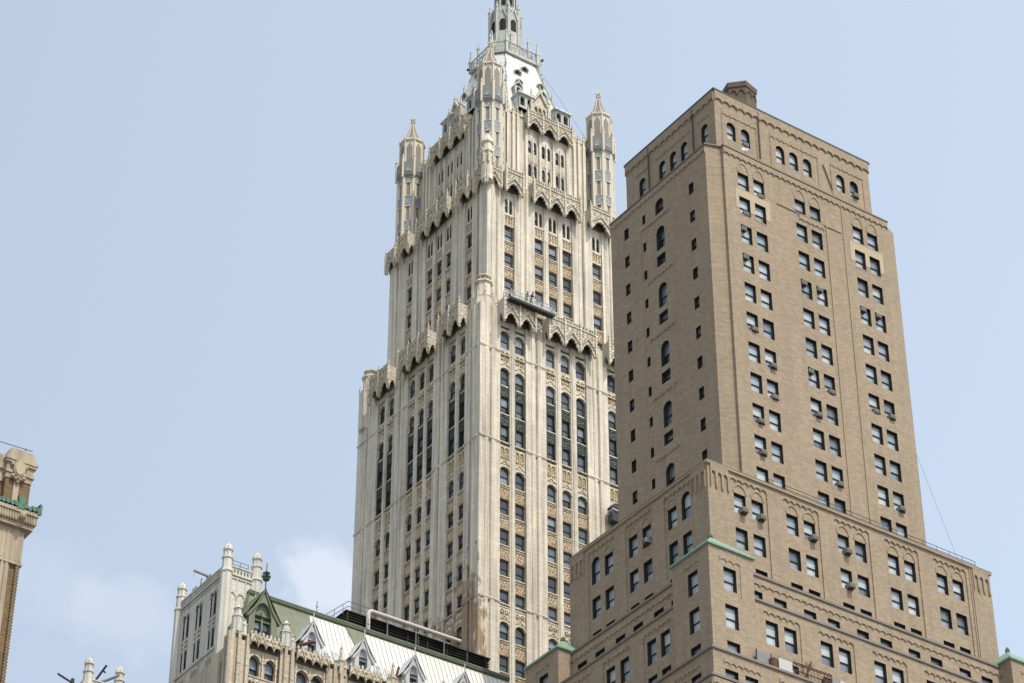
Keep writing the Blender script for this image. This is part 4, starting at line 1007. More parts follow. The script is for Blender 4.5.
# --- balcony
BL = MB(); o_, i_ = octa(3.8, 2.45), octa(3.35, 2.15)
BL.mesh([(x, y, 233.3) for x, y in o_]+[(x, y, 233.75) for x, y in o_]+[(x, y, 233.3) for x, y in i_]+[(x, y, 233.75) for x, y in i_],
        [(i, (i+1) % 8, 8+(i+1) % 8, 8+i) for i in range(8)]+[(16+i, 16+(i+1) % 8, (i+1) % 8, i) for i in range(8)]+[(8+i, 8+(i+1) % 8, 24+(i+1) % 8, 24+i) for i in range(8)], 'crown_grey')
for i in range(8):
    A = Vector((*o_[i], 0)); B = Vector((*o_[(i+1) % 8], 0)); A2 = Vector((*i_[i], 0)); B2 = Vector((*i_[(i+1) % 8], 0))
    n_ = 7
    for j in range(n_+1):
        p = A.lerp(B, j/n_); q_ = A2.lerp(B2, j/n_)
        bar(BL, (p.x, p.y, 233.7), (p.x, p.y, 235.0), .07, 'crown_grey', 4)
        if j % 2 == 0: BL.mesh([(p.x, p.y, 233.3), (q_.x, q_.y, 233.3), (q_.x, q_.y, 232.2)]+[(p.x+.16, p.y+.16, 233.3), (q_.x+.16, q_.y+.16, 233.3), (q_.x+.16, q_.y+.16, 232.2)], [(0, 1, 2), (3, 4, 5), (0, 2, 5, 3)], 'crown_grey')
        if j < n_:
            r_ = A.lerp(B, (j+.5)/n_); bar(BL, (p.x, p.y, 233.8), (r_.x, r_.y, 234.6), .05, 'crown_grey', 4); p3 = A.lerp(B, (j+1)/n_); bar(BL, (p3.x, p3.y, 233.8), (r_.x, r_.y, 234.6), .05, 'crown_grey', 4)
    bar(BL, (A.x, A.y, 235.0), (B.x, B.y, 235.0), .1, 'crown_grey', 4)
    mid = (A+B)/2; dark = (A2.lerp(B2, .5))
    pinnacle(BL, A.x, A.y, 233.2, 4.0, .26, 'crown_grey')
BL.build('balcony', gothic)
# --- lantern and top spire
LN = MB(); r1 = 2.02
lathe(LN, PX, PY, [(2.7, 233.6), (2.4, 236.2), (r1, 236.4), (r1, 242.8), (2.15, 243.0), (2.15, 243.3), (1.2, 243.6)], 'crown_grey')
for k in range(8):
    a0 = math.pi/8+k*math.pi/4; a1 = a0+math.pi/4
    A = Vector((PX+(r1+.04)*math.cos(a0), PY+(r1+.04)*math.sin(a0), 0)); B = Vector((PX+(r1+.04)*math.cos(a1), PY+(r1+.04)*math.sin(a1), 0)); tn = (B-A).normalized(); L = (B-A).length
    nrm = ((A+B)/2-Vector((PX, PY, 0))).normalized()
    def pl(poly, o0, o1, mat):
        n_ = len(poly); vs = [tuple(A+tn*(L*u)+nrm*o+Vector((0, 0, z))) for o in (o0, o1) for u, z in poly]
        LN.mesh(vs, [tuple(range(n_)), tuple(range(n_, 2*n_))]+[(i, (i+1) % n_, n_+(i+1) % n_, n_+i) for i in range(n_)], mat)
    am = [(.24, 239.5)]+[(.5-.26*math.cos(math.pi*i/6), 241.0+.5*math.sin(math.pi*i/6)) for i in range(7)]+[(.76, 239.5)]
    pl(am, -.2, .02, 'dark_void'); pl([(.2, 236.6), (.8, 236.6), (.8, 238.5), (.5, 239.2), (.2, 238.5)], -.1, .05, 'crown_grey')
    for sg in (0, 1): pl([(.0+sg, 241.5), (.15+sg*.7, 241.5), (.5, 243.2), (.5, 243.8)], 0, .15, 'crown_grey')
    bar(LN, (A.x, A.y, 236), (A.x, A.y, 243.4), .24, 'crown_grey', 6); pinnacle(LN, A.x, A.y, 242.6, 2.2, .26, 'crown_grey')
    # flying buttress out to the balcony pinnacles
    D = Vector((*[o for o in o_[(k+2) % 8]], 0)); d0 = (A-Vector((PX, PY, 0))).normalized()
    O = Vector((PX, PY, 0))+d0*3.6
    prev = None
    for i in range(7):
        t = i/6; p = O.lerp(A, t); z = 235.4+2.6*t*t
        if prev: bar(LN, prev, (p.x, p.y, z), .13, 'crown_grey', 4)
        prev = (p.x, p.y, z)
    bar(LN, (O.x, O.y, 233.6), (O.x, O.y, 236.6), .2, 'crown_grey', 5); pinnacle(LN, O.x, O.y, 236.2, 1.6, .2, 'crown_grey')
ln = LN.build('lantern', gothic)
SP = MB(); lathe(SP, PX, PY, [(1.3, 243.4), (1.2, 248.6), (1.4, 248.8), (1.4, 249.2), (1.0, 249.4), (.2, 258), (.05, 260)], 'crown_grey')
for k in range(8):
    a0 = k*math.pi/4; p = (PX+1.2*math.cos(a0), PY+1.2*math.sin(a0))
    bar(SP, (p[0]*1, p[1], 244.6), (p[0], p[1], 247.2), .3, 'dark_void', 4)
    a0 += math.pi/8; p = (PX+1.36*math.cos(a0), PY+1.36*math.sin(a0)); bar(SP, (*p, 243.4), (*p, 249), .17, 'crown_grey', 5); pinnacle(SP, *p, 249, 2, .18, 'crown_grey')
SP.build('top_spire', ln)
gw.finish(gothic)

# --- flood lamps on brackets and the lightning cable of the crown
def flood(p, q_, label):
    mb = MB(); bar(mb, p, q_, .05, 'metal_dark', 5); d = (Vector(q_)-Vector(p)).normalized(); q2 = Vector(q_)
    bar(mb, q2-Vector((0, 0, .02)), q2+d*.36+Vector((0, 0, .1)), .18, 'metal_dark', 8); bar(mb, q2, q2-Vector((0, 0, .35)), .12, 'metal_grey', 6)
    build_thing(mb, 'flood_lamp', label, 'flood lamp', 'flood lamps on brackets at the crown balcony')
a = Vector((PX+3.4, PY-2.3, 235.2)); flood(a, a+Vector((.55, -.2, .5)), 'dark flood lamp on a bracket at the right edge of the crown balcony')
a = Vector((PX-3.6, PY+1.4, 233.2)); flood(a, a+Vector((-.7, .5, 0)), 'dark flood lamp on a bracket at the left edge of the crown balcony')
mb = MB(); a = Vector((PX+3.9, PY-2.6, 233.6)); b = Vector((PX+8.6, PY-7.6, 218.5))
pts = [a.lerp(b, t/8)+Vector((.3, -.3, -.5))*math.sin(math.pi*t/8) for t in range(9)]
for s, e in zip(pts, pts[1:]): bar(mb, s, e, .03, 'metal_grey', 4)
build_thing(mb, 'guy_cable', 'slack cable from the crown balcony down past the white roof', 'cable')

# --- window washers' platform hung in front of the shaft
pf = MB(); fr = Fr('R', XC, YC-1.15); z = 183.35
box(pf, fr, 2.95, 9.1, z-.28, z, -.0, .75, 'metal_dark'); box(pf, fr, 2.9, 9.15, z-.02, z+.06, -.02, .8, 'metal_light')
for d in (0, .75):
    for zz in (z+.5, z+1.0): bar(pf, fr.P(2.95, d, zz), fr.P(9.1, d, zz), .045, 'metal_light', 4)
    for k in range(9):
        u = 2.95+6.15*k/8; bar(pf, fr.P(u, d, z), fr.P(u, d, z+1.05), .04, 'metal_light', 4)
        if k < 8: 
            v = 2.95+6.15*(k+.5)/8; w2 = 2.95+6.15*(k+1)/8
            bar(pf, fr.P(u, d, z+.05), fr.P(v, d, z+1), .04, 'metal_light', 4); bar(pf, fr.P(v, d, z+1), fr.P(w2, d, z+.05), .04, 'metal_light', 4)
for u in (3.2, 8.85): bar(pf, fr.P(u, .1, z), fr.P(u, .1, 198), .02, 'metal_dark', 4); box(pf, fr, u-.15, u+.15, z, z+.6, .05, .35, 'metal_dark')
build_thing(pf, 'work_platform', 'long suspended work platform with white truss rails hanging in front of the canopy', 'platform')
def worker(u, d, z0, cloth, label, lean, hat):
    me = bpy.data.meshes.new('person'); P = lambda a, b, c: (a, b, c)
    J = [(0, 0, .92, .15, .12), (0, -.02, 1.12, .15, .11), (0, -.05-.1*lean, 1.36, .19, .12), (0, -.07-.16*lean, 1.5, .06, .06), (0, -.1-.2*lean, 1.6, .085, .09), (0, -.1-.22*lean, 1.72, .085, .095),
         (-.1, 0, .86, .095, .095), (-.11, -.03, .48, .065, .065), (-.12, .03, .09, .05, .05), (-.12, -.13, .04, .045, .035),
         (.1, 0, .86, .095, .095), (.13, -.05, .48, .065, .065), (.14, .03, .09, .05, .05), (.14, -.12, .04, .045, .035),
         (-.2, -.05-.1*lean, 1.4, .065, .065), (-.3, -.12-.2*lean, 1.15, .05, .05), (-.26, -.36-.2*lean, 1.05, .038, .038), (-.25, -.46-.2*lean, 1.05, .04, .03),
         (.2, -.05-.1*lean, 1.4, .065, .065), (.3, -.1-.2*lean, 1.14, .05, .05), (.24, -.34-.2*lean, 1.08, .038, .038), (.23, -.44-.2*lean, 1.08, .04, .03)]
    E_ = [(0, 1), (1, 2), (2, 3), (3, 4), (4, 5), (0, 6), (6, 7), (7, 8), (8, 9), (0, 10), (10, 11), (11, 12), (12, 13), (2, 14), (14, 15), (15, 16), (16, 17), (2, 18), (18, 19), (19, 20), (20, 21)]
    me.from_pydata([j[:3] for j in J], E_, []); o = bpy.data.objects.new('person', me); C.objects.link(o)
    sk = o.modifiers.new('skin', 'SKIN'); ss = o.modifiers.new('sub', 'SUBSURF'); ss.levels = ss.render_levels = 1
    me.update()
    if not me.skin_vertices: 
        bpy.context.view_layer.objects.active = o
    for i, j in enumerate(J): me.skin_vertices[0].data[i].radius = j[3:5]
    me.skin_vertices[0].data[0].use_root = True
    me.materials.append(MATS[cloth]); o.location = fr.P(u, d, z0)
    tag(o, label, 'person', 'workers on the hanging platform')
    hm = MB(); hm_v = [(.11, 1.70), (.115, 1.75), (.08, 1.82), (.02, 1.84)]
    lathe(hm, 0, -.1-.22*lean, hm_v, hat, 10); hh = hm.build('helmet'); hh.parent = o
    fc = MB(); lathe(fc, 0, -.115-.22*lean, [(.05, 1.5), (.08, 1.56), (.088, 1.64), (.085, 1.70)], 'skin', 10); ff = fc.build('head_skin'); ff.parent = o
worker(5.45, .3, 183.41, 'cloth_green', 'worker in dark green clothes standing on the hanging platform', .3, 'metal_dark')
worker(6.0, .35, 183.41, 'cloth_brown', 'worker in brown jacket bending forward on the hanging platform beside the one in green', 1.4, 'rust')
# a second, dark and hooded platform low on the right
gd = MB(); f2 = Fr('R', XC, YC-.45)
box(gd, f2, 17.1, 19.6, 158.6, 159.6, 0, .9, 'metal_dark'); box(gd, f2, 17.05, 19.65, 159.95, 160.08, -.05, 1.0, 'metal_light')
hood = [(17.0, 160.3)]+[(18.35-1.35*math.cos(math.pi*i/8), 160.3+.75*math.sin(math.pi*i/8)) for i in range(9)]+[(19.7, 160.3)]
extr(gd, f2, hood[1:-1], 0, .9, 'metal_dark')
for u in (17.1, 19.55): bar(gd, f2.P(u, .85, 159.5), f2.P(u, .85, 160.4), .05, 'metal_grey', 4); bar(gd, f2.P(u, .05, 159.5), f2.P(u, .05, 160.4), .05, 'metal_grey', 4)
bar(gd, f2.P(18.35, .4, 161), f2.P(18.35, .4, 180.2), .02, 'metal_dark', 4)
build_thing(gd, 'hooded_gondola', 'dark hooded gondola hanging on the pale facade at the edge of the brick tower', 'gondola')

# ================================================================== mansard wing in front of the skyscraper
WY = 186.0
wing = thing('mansard_wing', 'weathered gothic wing with dormers in a long white and green mansard roof', 'building', (98.6, WY, -1.6))
ww = Windows()
WS, WW = 'wing_stone', 'wing_white'
vR = Fr('R', 0, WY); vL = Fr('L', 98.63, 0)
B = MB()
bays = [(100.66, 102.32), (105.55, 107.2), (111.2, 112.85), (116.85, 118.5), (122.5, 124.15)]
edges = [98.63]
for a, b in bays: edges += [a-.2, b+1.45]
edges += [131]
for i in range(0, len(edges), 2):
    a, b = edges[i], edges[i+1]; box(B, vR, a, b, 100, 119.6, -.8, 0, WS)
    m_ = (a+b)/2
    for u in ((a+.75, b-.2) if i == 0 else (m_-.35, m_+.35)):
        box(B, vR, u-.16, u+.16, 100, 120.2, -.1, .3, WS)
        pinnacle(B, *vR.P(u, .2, 0)[:2], 115.8, 2.6, .16, WS)
for (a, b) in bays:
    c1 = 1.08 if a < 102 else 1.25
    box(B, vR, a+c1, b, 100, 118.6, -.78, -.15, WS)
    for c in (a, b):
        for zt in (118.45, 113.4, 109):
            apron(B, vR, [(c-.25, zt-.6)]+arc(c, c+c1, zt-.6, .6, 8)+[(c+c1+.25, zt-.6)], zt+1.3 if zt > 118 else zt+.6, -.8, -.12, WS)
            extr_ring(B, vR, arc(c, c+c1, zt-.6, .6, 8), arc(c-.14, c+c1+.14, zt-.6, .74, 8), -.15, .0, 'terracotta_carved')
            ww.add(vR, c+c1/2, zt-2.3, c1, 2.3, .6, -.5, 'dim'); box(B, vR, c-.2, c+c1+.2, zt-4.6, zt-2.3, -.8, -.25, WS)
            if zt > 118:
                for j in range(2): pinnacle(B, *vR.P(c+.15+j*(c1-.3), .0, 0)[:2], zt-2.6, .6, .1, WS)
    # small corbelled canopy under the roof line
    pr = many(arc, a-.3, b+c1+.25, 4, 119.05, .5, 8)
    apron(B, vR.off(.55), pr, 120.25, -.2, 0, 'terracotta_carved'); box(B, vR, a-.3, b+c1+.25, 119.95, 120.25, -.2, .5, WS)
    s = (b+c1+.55-a)/4
    box(B, vR, a-.25, b+c1+.2, 119.1, 119.95, -.1, -.05, 'canopy_shade')  # dark slab painting the shade behind the small arches
    apron(B, vR, many(pointed, a-.1, b+c1+.1, 8, 115.4, .35, 3), 116.1, -.2, .12, 'terracotta_carved'); box(B, vR, a-.15, b+c1+.15, 116.1, 116.22, -.2, .2, WS)
    for j in range(3): box(B, vR, a-.12+j*(b+c1-a+.1)/2-.05, a-.12+j*(b+c1-a+.1)/2+.07, 110, 118.9, -.2, .06, 'terracotta_carved')
    for j in range(4):
        u = a-.3+(j+.5)*s
        extr(B, vR.off(.55), [(u-.4, 119.5), (u-.3, 119.5), (u, 120.1), (u+.3, 119.5), (u+.4, 119.5), (u, 120.35)], 0, .08, WS)
        lathe_disc(B, vR.off(.55), u+s/2, 119.95, .13, 0, .06, 'terracotta_ochre')
    for j in range(9): 
        u = a-.25+j*(b+c1+.45-a)/8; box(B, vR.off(.55), u-.09, u+.09, 120.25, 120.5+.12*(j % 2), -.15, .03, 'wing_white')
wbox(B, 99.4, 131, WY+.8, WY+12.5, -1.6, 119.9, WS)
box(B, vR, 98.63, 131, 120.0, 120.22, -1.2, .2, 'wing_white')
# left return
box(B, vL, WY+.02, WY+1.1, 100, 119.55, -.78, -.02, WS); box(B, vL, WY+2.1, WY+3.4, 100, 119.0, -.8, 0, WS)
apron(B, vL, [(WY+1.0, 117.3)]+arc(WY+1.1, WY+2.1, 117.3, .6, 6)+[(WY+2.2, 117.3)], 119.2, -.8, -.15, WS); ww.add(vL, WY+1.6, 113, 1.0, 4.8, .6, -.5, 'shaded')
lathe(B, 98.66, WY+.03, [(.4, 100), (.4, 120.1)], WS)
for u in (WY+.7,): box(B, vL, u-.15, u+.15, 100, 119.8, -.1, .28, WS)
box(B, vL, WY+2.0, WY+11.5, 100, 118.6, -.8, -.1, WS)
B.build('wall', wing)
def roof_pinnacle(x, y, z, h, label=None):
    p = MB(); r = .42
    for dx, dy in ((0, 0), (.75, .15), (.15, .75)):
        hh = h if dx == 0 and dy == 0 else h*.62; rr = r if dx == 0 and dy == 0 else r*.75
        lathe(p, x+dx, y+dy, [(rr*1.1, z), (rr*1.1, z+hh*.5), (rr*1.3, z+hh*.52), (rr*1.25, z+hh*.58), (rr*.9, z+hh*.6), (rr*.8, z+hh*.8), (rr*1.05, z+hh*.82), (rr*.6, z+hh*.88), (rr*.15, z+hh)], WW, 8)
        for k in range(8):
            a = k*math.pi/4+math.pi/8; bar(p, (x+dx+rr*1.1*math.cos(a), y+dy+rr*1.1*math.sin(a), z), (x+dx+rr*1.1*math.cos(a), y+dy+rr*1.1*math.sin(a), z+hh*.5), .06, WW, 4)
    p.build('pinnacle', wing)
lathe(B, 98.7, WY+.05, [(.42, 100), (.42, 119.9), (.5, 120.0), (.5, 120.2)], WS) if False else None
roof_pinnacle(99.2, WY+.1, 120.2, 2.95); roof_pinnacle(104.25, WY+.1, 120.2, 2.9)
for x in (110.1, 115.75, 121.4):
    p = MB(); pinnacle(p, x, WY-.1, 119.2, 3.1, .3, WS); pinnacle(p, x+.5, WY, 119.2, 1.8, .2, WS); p.build('pinnacle', wing)
# mansard sheets: green copper at the left, white painted metal to the right, a left hip
ya, yb, za, zb_ = WY+.45, 189.0, 120.2, 126.55
def mans(x0a, x1a, x0b, x1b, mat, name, label, lift=0):
    mb = MB(); n = Vector((0, -(zb_-za), (yb-ya))).normalized()*lift
    A = [(x0a, ya, za), (x1a, ya, za), (x1b, yb, zb_), (x0b, yb, zb_)]
    A = [tuple(Vector(a)+n) for a in A]; Bq = [tuple(Vector(a)-Vector(n.normalized() if lift else (0, -1, 0))*.08) for a in A]
    mb.mesh(A+Bq, [(0, 1, 2, 3), (4, 5, 6, 7), (0, 1, 5, 4), (1, 2, 6, 5), (2, 3, 7, 6), (3, 0, 4, 7)], mat)
    o = mb.build(name, wing); o['label'] = label; return o
mans(99.6, 107.75, 101.85, 108.3, 'copper_moss', 'roof_sheet', 'moss green copper roof sheets')
mans(107.75, 131, 108.3, 131, 'roof_white', 'roof_sheet', 'white painted standing seam roof sheets')
mb = MB()                                                             # standing seams
for k in range(44):
    x = 108.15+.52*k
    bar(mb, (x, ya-.02, za), (x+.35*max(0, 1-k/6), yb-.02, zb_), .035, 'seam_grey', 4)
mb.build('standing_seams', wing)
mb = MB(); t0 = .62
mb.mesh([(112.7+.08, ya+(yb-ya)*t0-.06, za+(zb_-za)*t0), (113.7+.5, ya+(yb-ya)*(t0-.05)-.06, za+(zb_-za)*(t0-.05)), (114.3, yb-.06, zb_), (112.1, yb-.06, zb_)], [(0, 1, 2, 3)], 'copper_moss'); mb.mesh([(112.7, ya+(yb-ya)*t0-.03, za+(zb_-za)*t0), (113.7, ya+(yb-ya)*(t0-.05)-.03, za+(zb_-za)*(t0-.05)), (113.7, yb-.03, zb_), (112.7, yb-.03, zb_)], [(0, 1, 2, 3)], 'copper_moss')
mb.build('roof_patch', wing)
mb = MB(); mb.mesh([(99.6, ya, za), (99.6, WY+3.1, za), (101.85, WY+3.1, zb_), (101.85, yb, zb_)], [(0, 1, 2, 3)], 'copper_moss'); wbox(mb, 101.85, 131, yb, WY+12.4, 119, 126.5, 'copper_dark'); mb.build('roof_core', wing)
mb = MB(); box(mb, Fr('R', 0, yb), 101.6, 131, 126.5, 126.78, -.2, .22, 'copper_dark'); box(mb, Fr('R', 0, yb), 101.6, 131, 126.25, 126.5, -.2, .1, 'copper_moss')
bar(mb, (101.7, yb-.1, 126.85), (131, yb-.1, 126.85), .12, 'copper_moss', 6); bar(mb, (99.5, ya, za+.1), (101.75, yb, zb_+.1), .12, 'copper_dark', 6)
mb.build('ridge', wing)
mb = MB()                                                             # cresting along the ridge
for k in range(34):
    x = 102+.45*k; bar(mb, (x, yb+.1, 126.8), (x, yb+.1, 127.15), .03, 'copper_dark', 4); bar(mb, (x-.12, yb+.1, 127.1), (x+.12, yb+.1, 127.1), .04, 'copper_dark', 4)
bar(mb, (101.9, yb+.1, 126.98), (117, yb+.1, 126.98), .03, 'copper_dark', 4)
for x in (109.0, 114.7, 120.4, 126.1): bar(mb, (x, yb-.1, 126.4), (x, yb-.1, 128.1), .04, 'copper_dark', 4); bar(mb, (x-.15, yb-.1, 127.5), (x+.15, yb-.1, 127.5), .04, 'copper_dark', 4)
mb.build('cresting', wing)
# big green gable dormer
def dormer(uc, zb0, half, zeave, zapex, ww_, zsill, zhead, zarch, mat, front, twin, trim):
    d = MB(); fr = Fr('R', 0, WY-front)
    ops = [(uc-ww_, uc+ww_, zsill, zarch, pointed(uc-ww_, uc+ww_, zhead+.1, zarch-zhead-.1, 5))]
    wall(d, fr, uc-half+.15, uc+half-.15, zb0, zeave+.1, [(a, b, c, min(e, zeave+.1), [(a, min(e, zeave+.1)), (b, min(e, zeave+.1))]) if e > zeave+.1 else (a, b, c, e, p) for a, b, c, e, p in ops], mat, .5)
    # gable field above the eave with the arch cut out
    L = [(uc-half+.15, zeave+.1)]; ap = [p for p in pointed(uc-ww_, uc+ww_, zhead+.1, zarch-zhead-.1, 6) if p[1] > zeave+.1]
    for sg in (-1, 1):
        side = [(uc+sg*(half-.15), zeave+.1), (uc+sg*ww_, zeave+.1)]+[p for p in (ap if sg < 0 else ap[::-1]) if (p[0]-uc)*sg >= -1e-6]+([(uc, zarch)] if zarch > zeave+.1 else [])+[(uc, zapex-.3)]
        extr(d, fr, side, -.5, 0, mat)
    box(d, fr, uc-ww_, uc+ww_, zhead, zarch, -.6, -.4, mat)
    for sg in (-1, 1):                                               # barge boards and roof planes
        extr(d, fr, [(uc+sg*(half+.16), zeave-.3), (uc+sg*(half+.16), zeave-.1), (uc+sg*half*.6, zeave+(zapex-zeave)*.34), (uc, zapex+.12), (uc, zapex-.12), (uc+sg*(half*.6-.1), zeave+(zapex-zeave)*.26), (uc+sg*half, zeave-.3)], -.2, .14, trim)
        P = [fr.P(uc+sg*(half+.25), .2, zeave-.1), fr.P(uc, .2, zapex+.15), fr.P(uc, -3.2, zapex+.15), fr.P(uc+sg*(half+.25), -3.2, zeave-.1)]
        d.face(P, trim); d.face([fr.P(uc+sg*(half-.15), 0, zb0), fr.P(uc+sg*(half-.15), 0, zeave), fr.P(uc+sg*(half-.15), -3.0, zeave), fr.P(uc+sg*(half-.15), -3.0, zb0)], mat)
    n_ = 2 if twin else 1
    for j in range(n_):
        wd = 2*ww_/n_-.12; ww.add(fr, uc-ww_+(j+.5)*2*ww_/n_, zsill, wd, zhead-zsill, 0, -.35, 'dim')
    box(d, fr, uc-ww_-.1, uc+ww_+.1, zsill-.15, zsill, -.4, .12, trim); box(d, fr, uc-ww_, uc+ww_, zhead, zhead+.14, -.45, -.2, trim)
    if twin: box(d, fr, uc-.09, uc+.09, zsill, zhead+1, -.4, -.15, 'copper_moss')
    bar(d, fr.P(uc, .1, zapex), fr.P(uc, .1, zapex+1.0), .05, trim, 5)
    return d, fr
d, fr = dormer(101.7, 119.9, 1.6, 122.45, 125.3, .86, 120.65, 122.1, 124.0, 'copper_moss', .1, True, 'copper_moss_d')
ob = d.build('gable_dormer', wing); ob['label'] = 'big green copper gable dormer with a leafy finial'
f = MB(); x, y, _ = fr.P(101.7, .1, 0)
bar(f, (x, y, 125.3), (x, y, 128.2), .05, 'copper_dark', 5)
for z, r in ((126.3, .3), (126.6, .42), (126.95, .32)):
    for k in range(8): a = k*math.pi/4; bar(f, (x, y, z), (x+r*math.cos(a), y+r*math.sin(a), z+.18), .09, 'copper_dark', 4)
fo = f.build('finial', ob)
for uc in (107.0, 112.55, 118.15, 123.8):
    d, fr = dormer(uc, 119.9, 1.05, 121.75, 123.75, .45, 120.4, 121.55, 122.8, 'dormer_grey', .0, False, 'dormer_grey')
    d.build('dormer', wing)
for u in (109.0, 110.2, 114.75, 116.0, 120.4, 121.6):                 # roof lights between the dormers
    s = MB(); t_ = .0; P0 = lambda uu, z, o: (uu, ya+(yb-ya)*(z-za)/(zb_-za)-o, z)
    for a, b, c, e in ((u-.36, u+.36, 121.0, 122.25),):
        s.mesh([P0(x, z, o) for o in (.03, .16) for x, z in ((a, c), (b, c), (b, e), (a, e))], [(4, 5, 6, 7), (0, 1, 5, 4), (1, 2, 6, 5), (2, 3, 7, 6), (3, 0, 4, 7)], 'roof_white')
    o = s.build('skylight', wing)
    g2 = MB(); g2.face([P0(x, z, .17) for x, z in ((u-.27, 121.08), (u+.27, 121.08), (u+.27, 121.6), (u-.27, 121.6))], 'pane_pale'); g2.face([P0(x, z, .17) for x, z in ((u-.27, 121.66), (u+.27, 121.66), (u+.27, 122.16), (u-.27, 122.16))], 'pane_pale'); g2.build('pane', o)
# dark louvred plant house on the roof with its railing
PH = MB(); wbox(PH, 114.1, 130.6, 192.0, 198.5, 126.4, 130.15, 'louver_dark')
for k in range(11): wbox(PH, 114.0, 130.7, 191.88, 192.02, 126.9+.3*k, 126.98+.3*k, 'louver_dark')
for k in range(8): wbox(PH, 114.05+2.3*k, 114.2+2.3*k, 191.8, 191.95, 126.4, 130.2, 'louver_dark')
wbox(PH, 113.9, 130.8, 191.75, 198.6, 130.15, 130.25, 'metal_dark'); PH.build('plant_house', wing)
mb = MB()
pts = [(110.6, 191.6, 126.8), (114.2, 191.9, 130.2), (121.5, 191.9, 130.2)]
for z in (.55, 1.1):
    for a, b in zip(pts, pts[1:]): bar(mb, (a[0], a[1], a[2]+z), (b[0], b[1], b[2]+z), .04, 'metal_grey', 4)
for k in range(10):
    t = k/9; a, b = (pts[0], pts[1]) if t < .4 else (pts[1], pts[2]); s = t/.4 if t < .4 else (t-.4)/.6
    p = Vector(a).lerp(Vector(b), s); bar(mb, p, p+Vector((0, 0, 1.1)), .04, 'metal_grey', 4)
mb.build('roof_railing', wing)
pp = MB(); pa = [(116.2, 191.4, 126.6), (116.2, 191.4, 130.2), (116.3, 191.4, 130.55), (116.55, 191.4, 130.7), (126.9, 191.4, 130.75)]
for a, b in zip(pa, pa[1:]): bar(pp, a, b, .21, 'pipe_white', 12)
for a in pa[1:-1]: lathe(pp, a[0], a[1], [(.1, a[2]-.22), (.2, a[2]-.1), (.215, a[2]), (.2, a[2]+.1), (.1, a[2]+.22)], 'pipe_white', 12)
for x in (118.4, 121.7, 125.0): bar(pp, (x, 191.4, 126.6), (x, 191.4, 130.6), .06, 'metal_grey', 5); bar(pp, (x-1.2, 191.5, 130.15), (x+.8, 191.5, 130.15), .05, 'pipe_white', 5)
pp.build('roof_pipe', wing)
mb = MB(); bar(mb, (115.9, WY-.2, 120.2), (116.4, WY-.1, 122.0), .12, 'rust', 6); mb.build('vent_pipe', wing)
mb = MB(); bar(mb, (105.3, WY-.3, 120.6), (106.6, WY-1.0, 121.1), .16, 'rust', 6); bar(mb, (105.35, WY+.3, 120.3), (105.4, WY-.4, 120.7), .08, 'metal_grey', 5); mb.build('beam', wing)
ww.finish(wing)

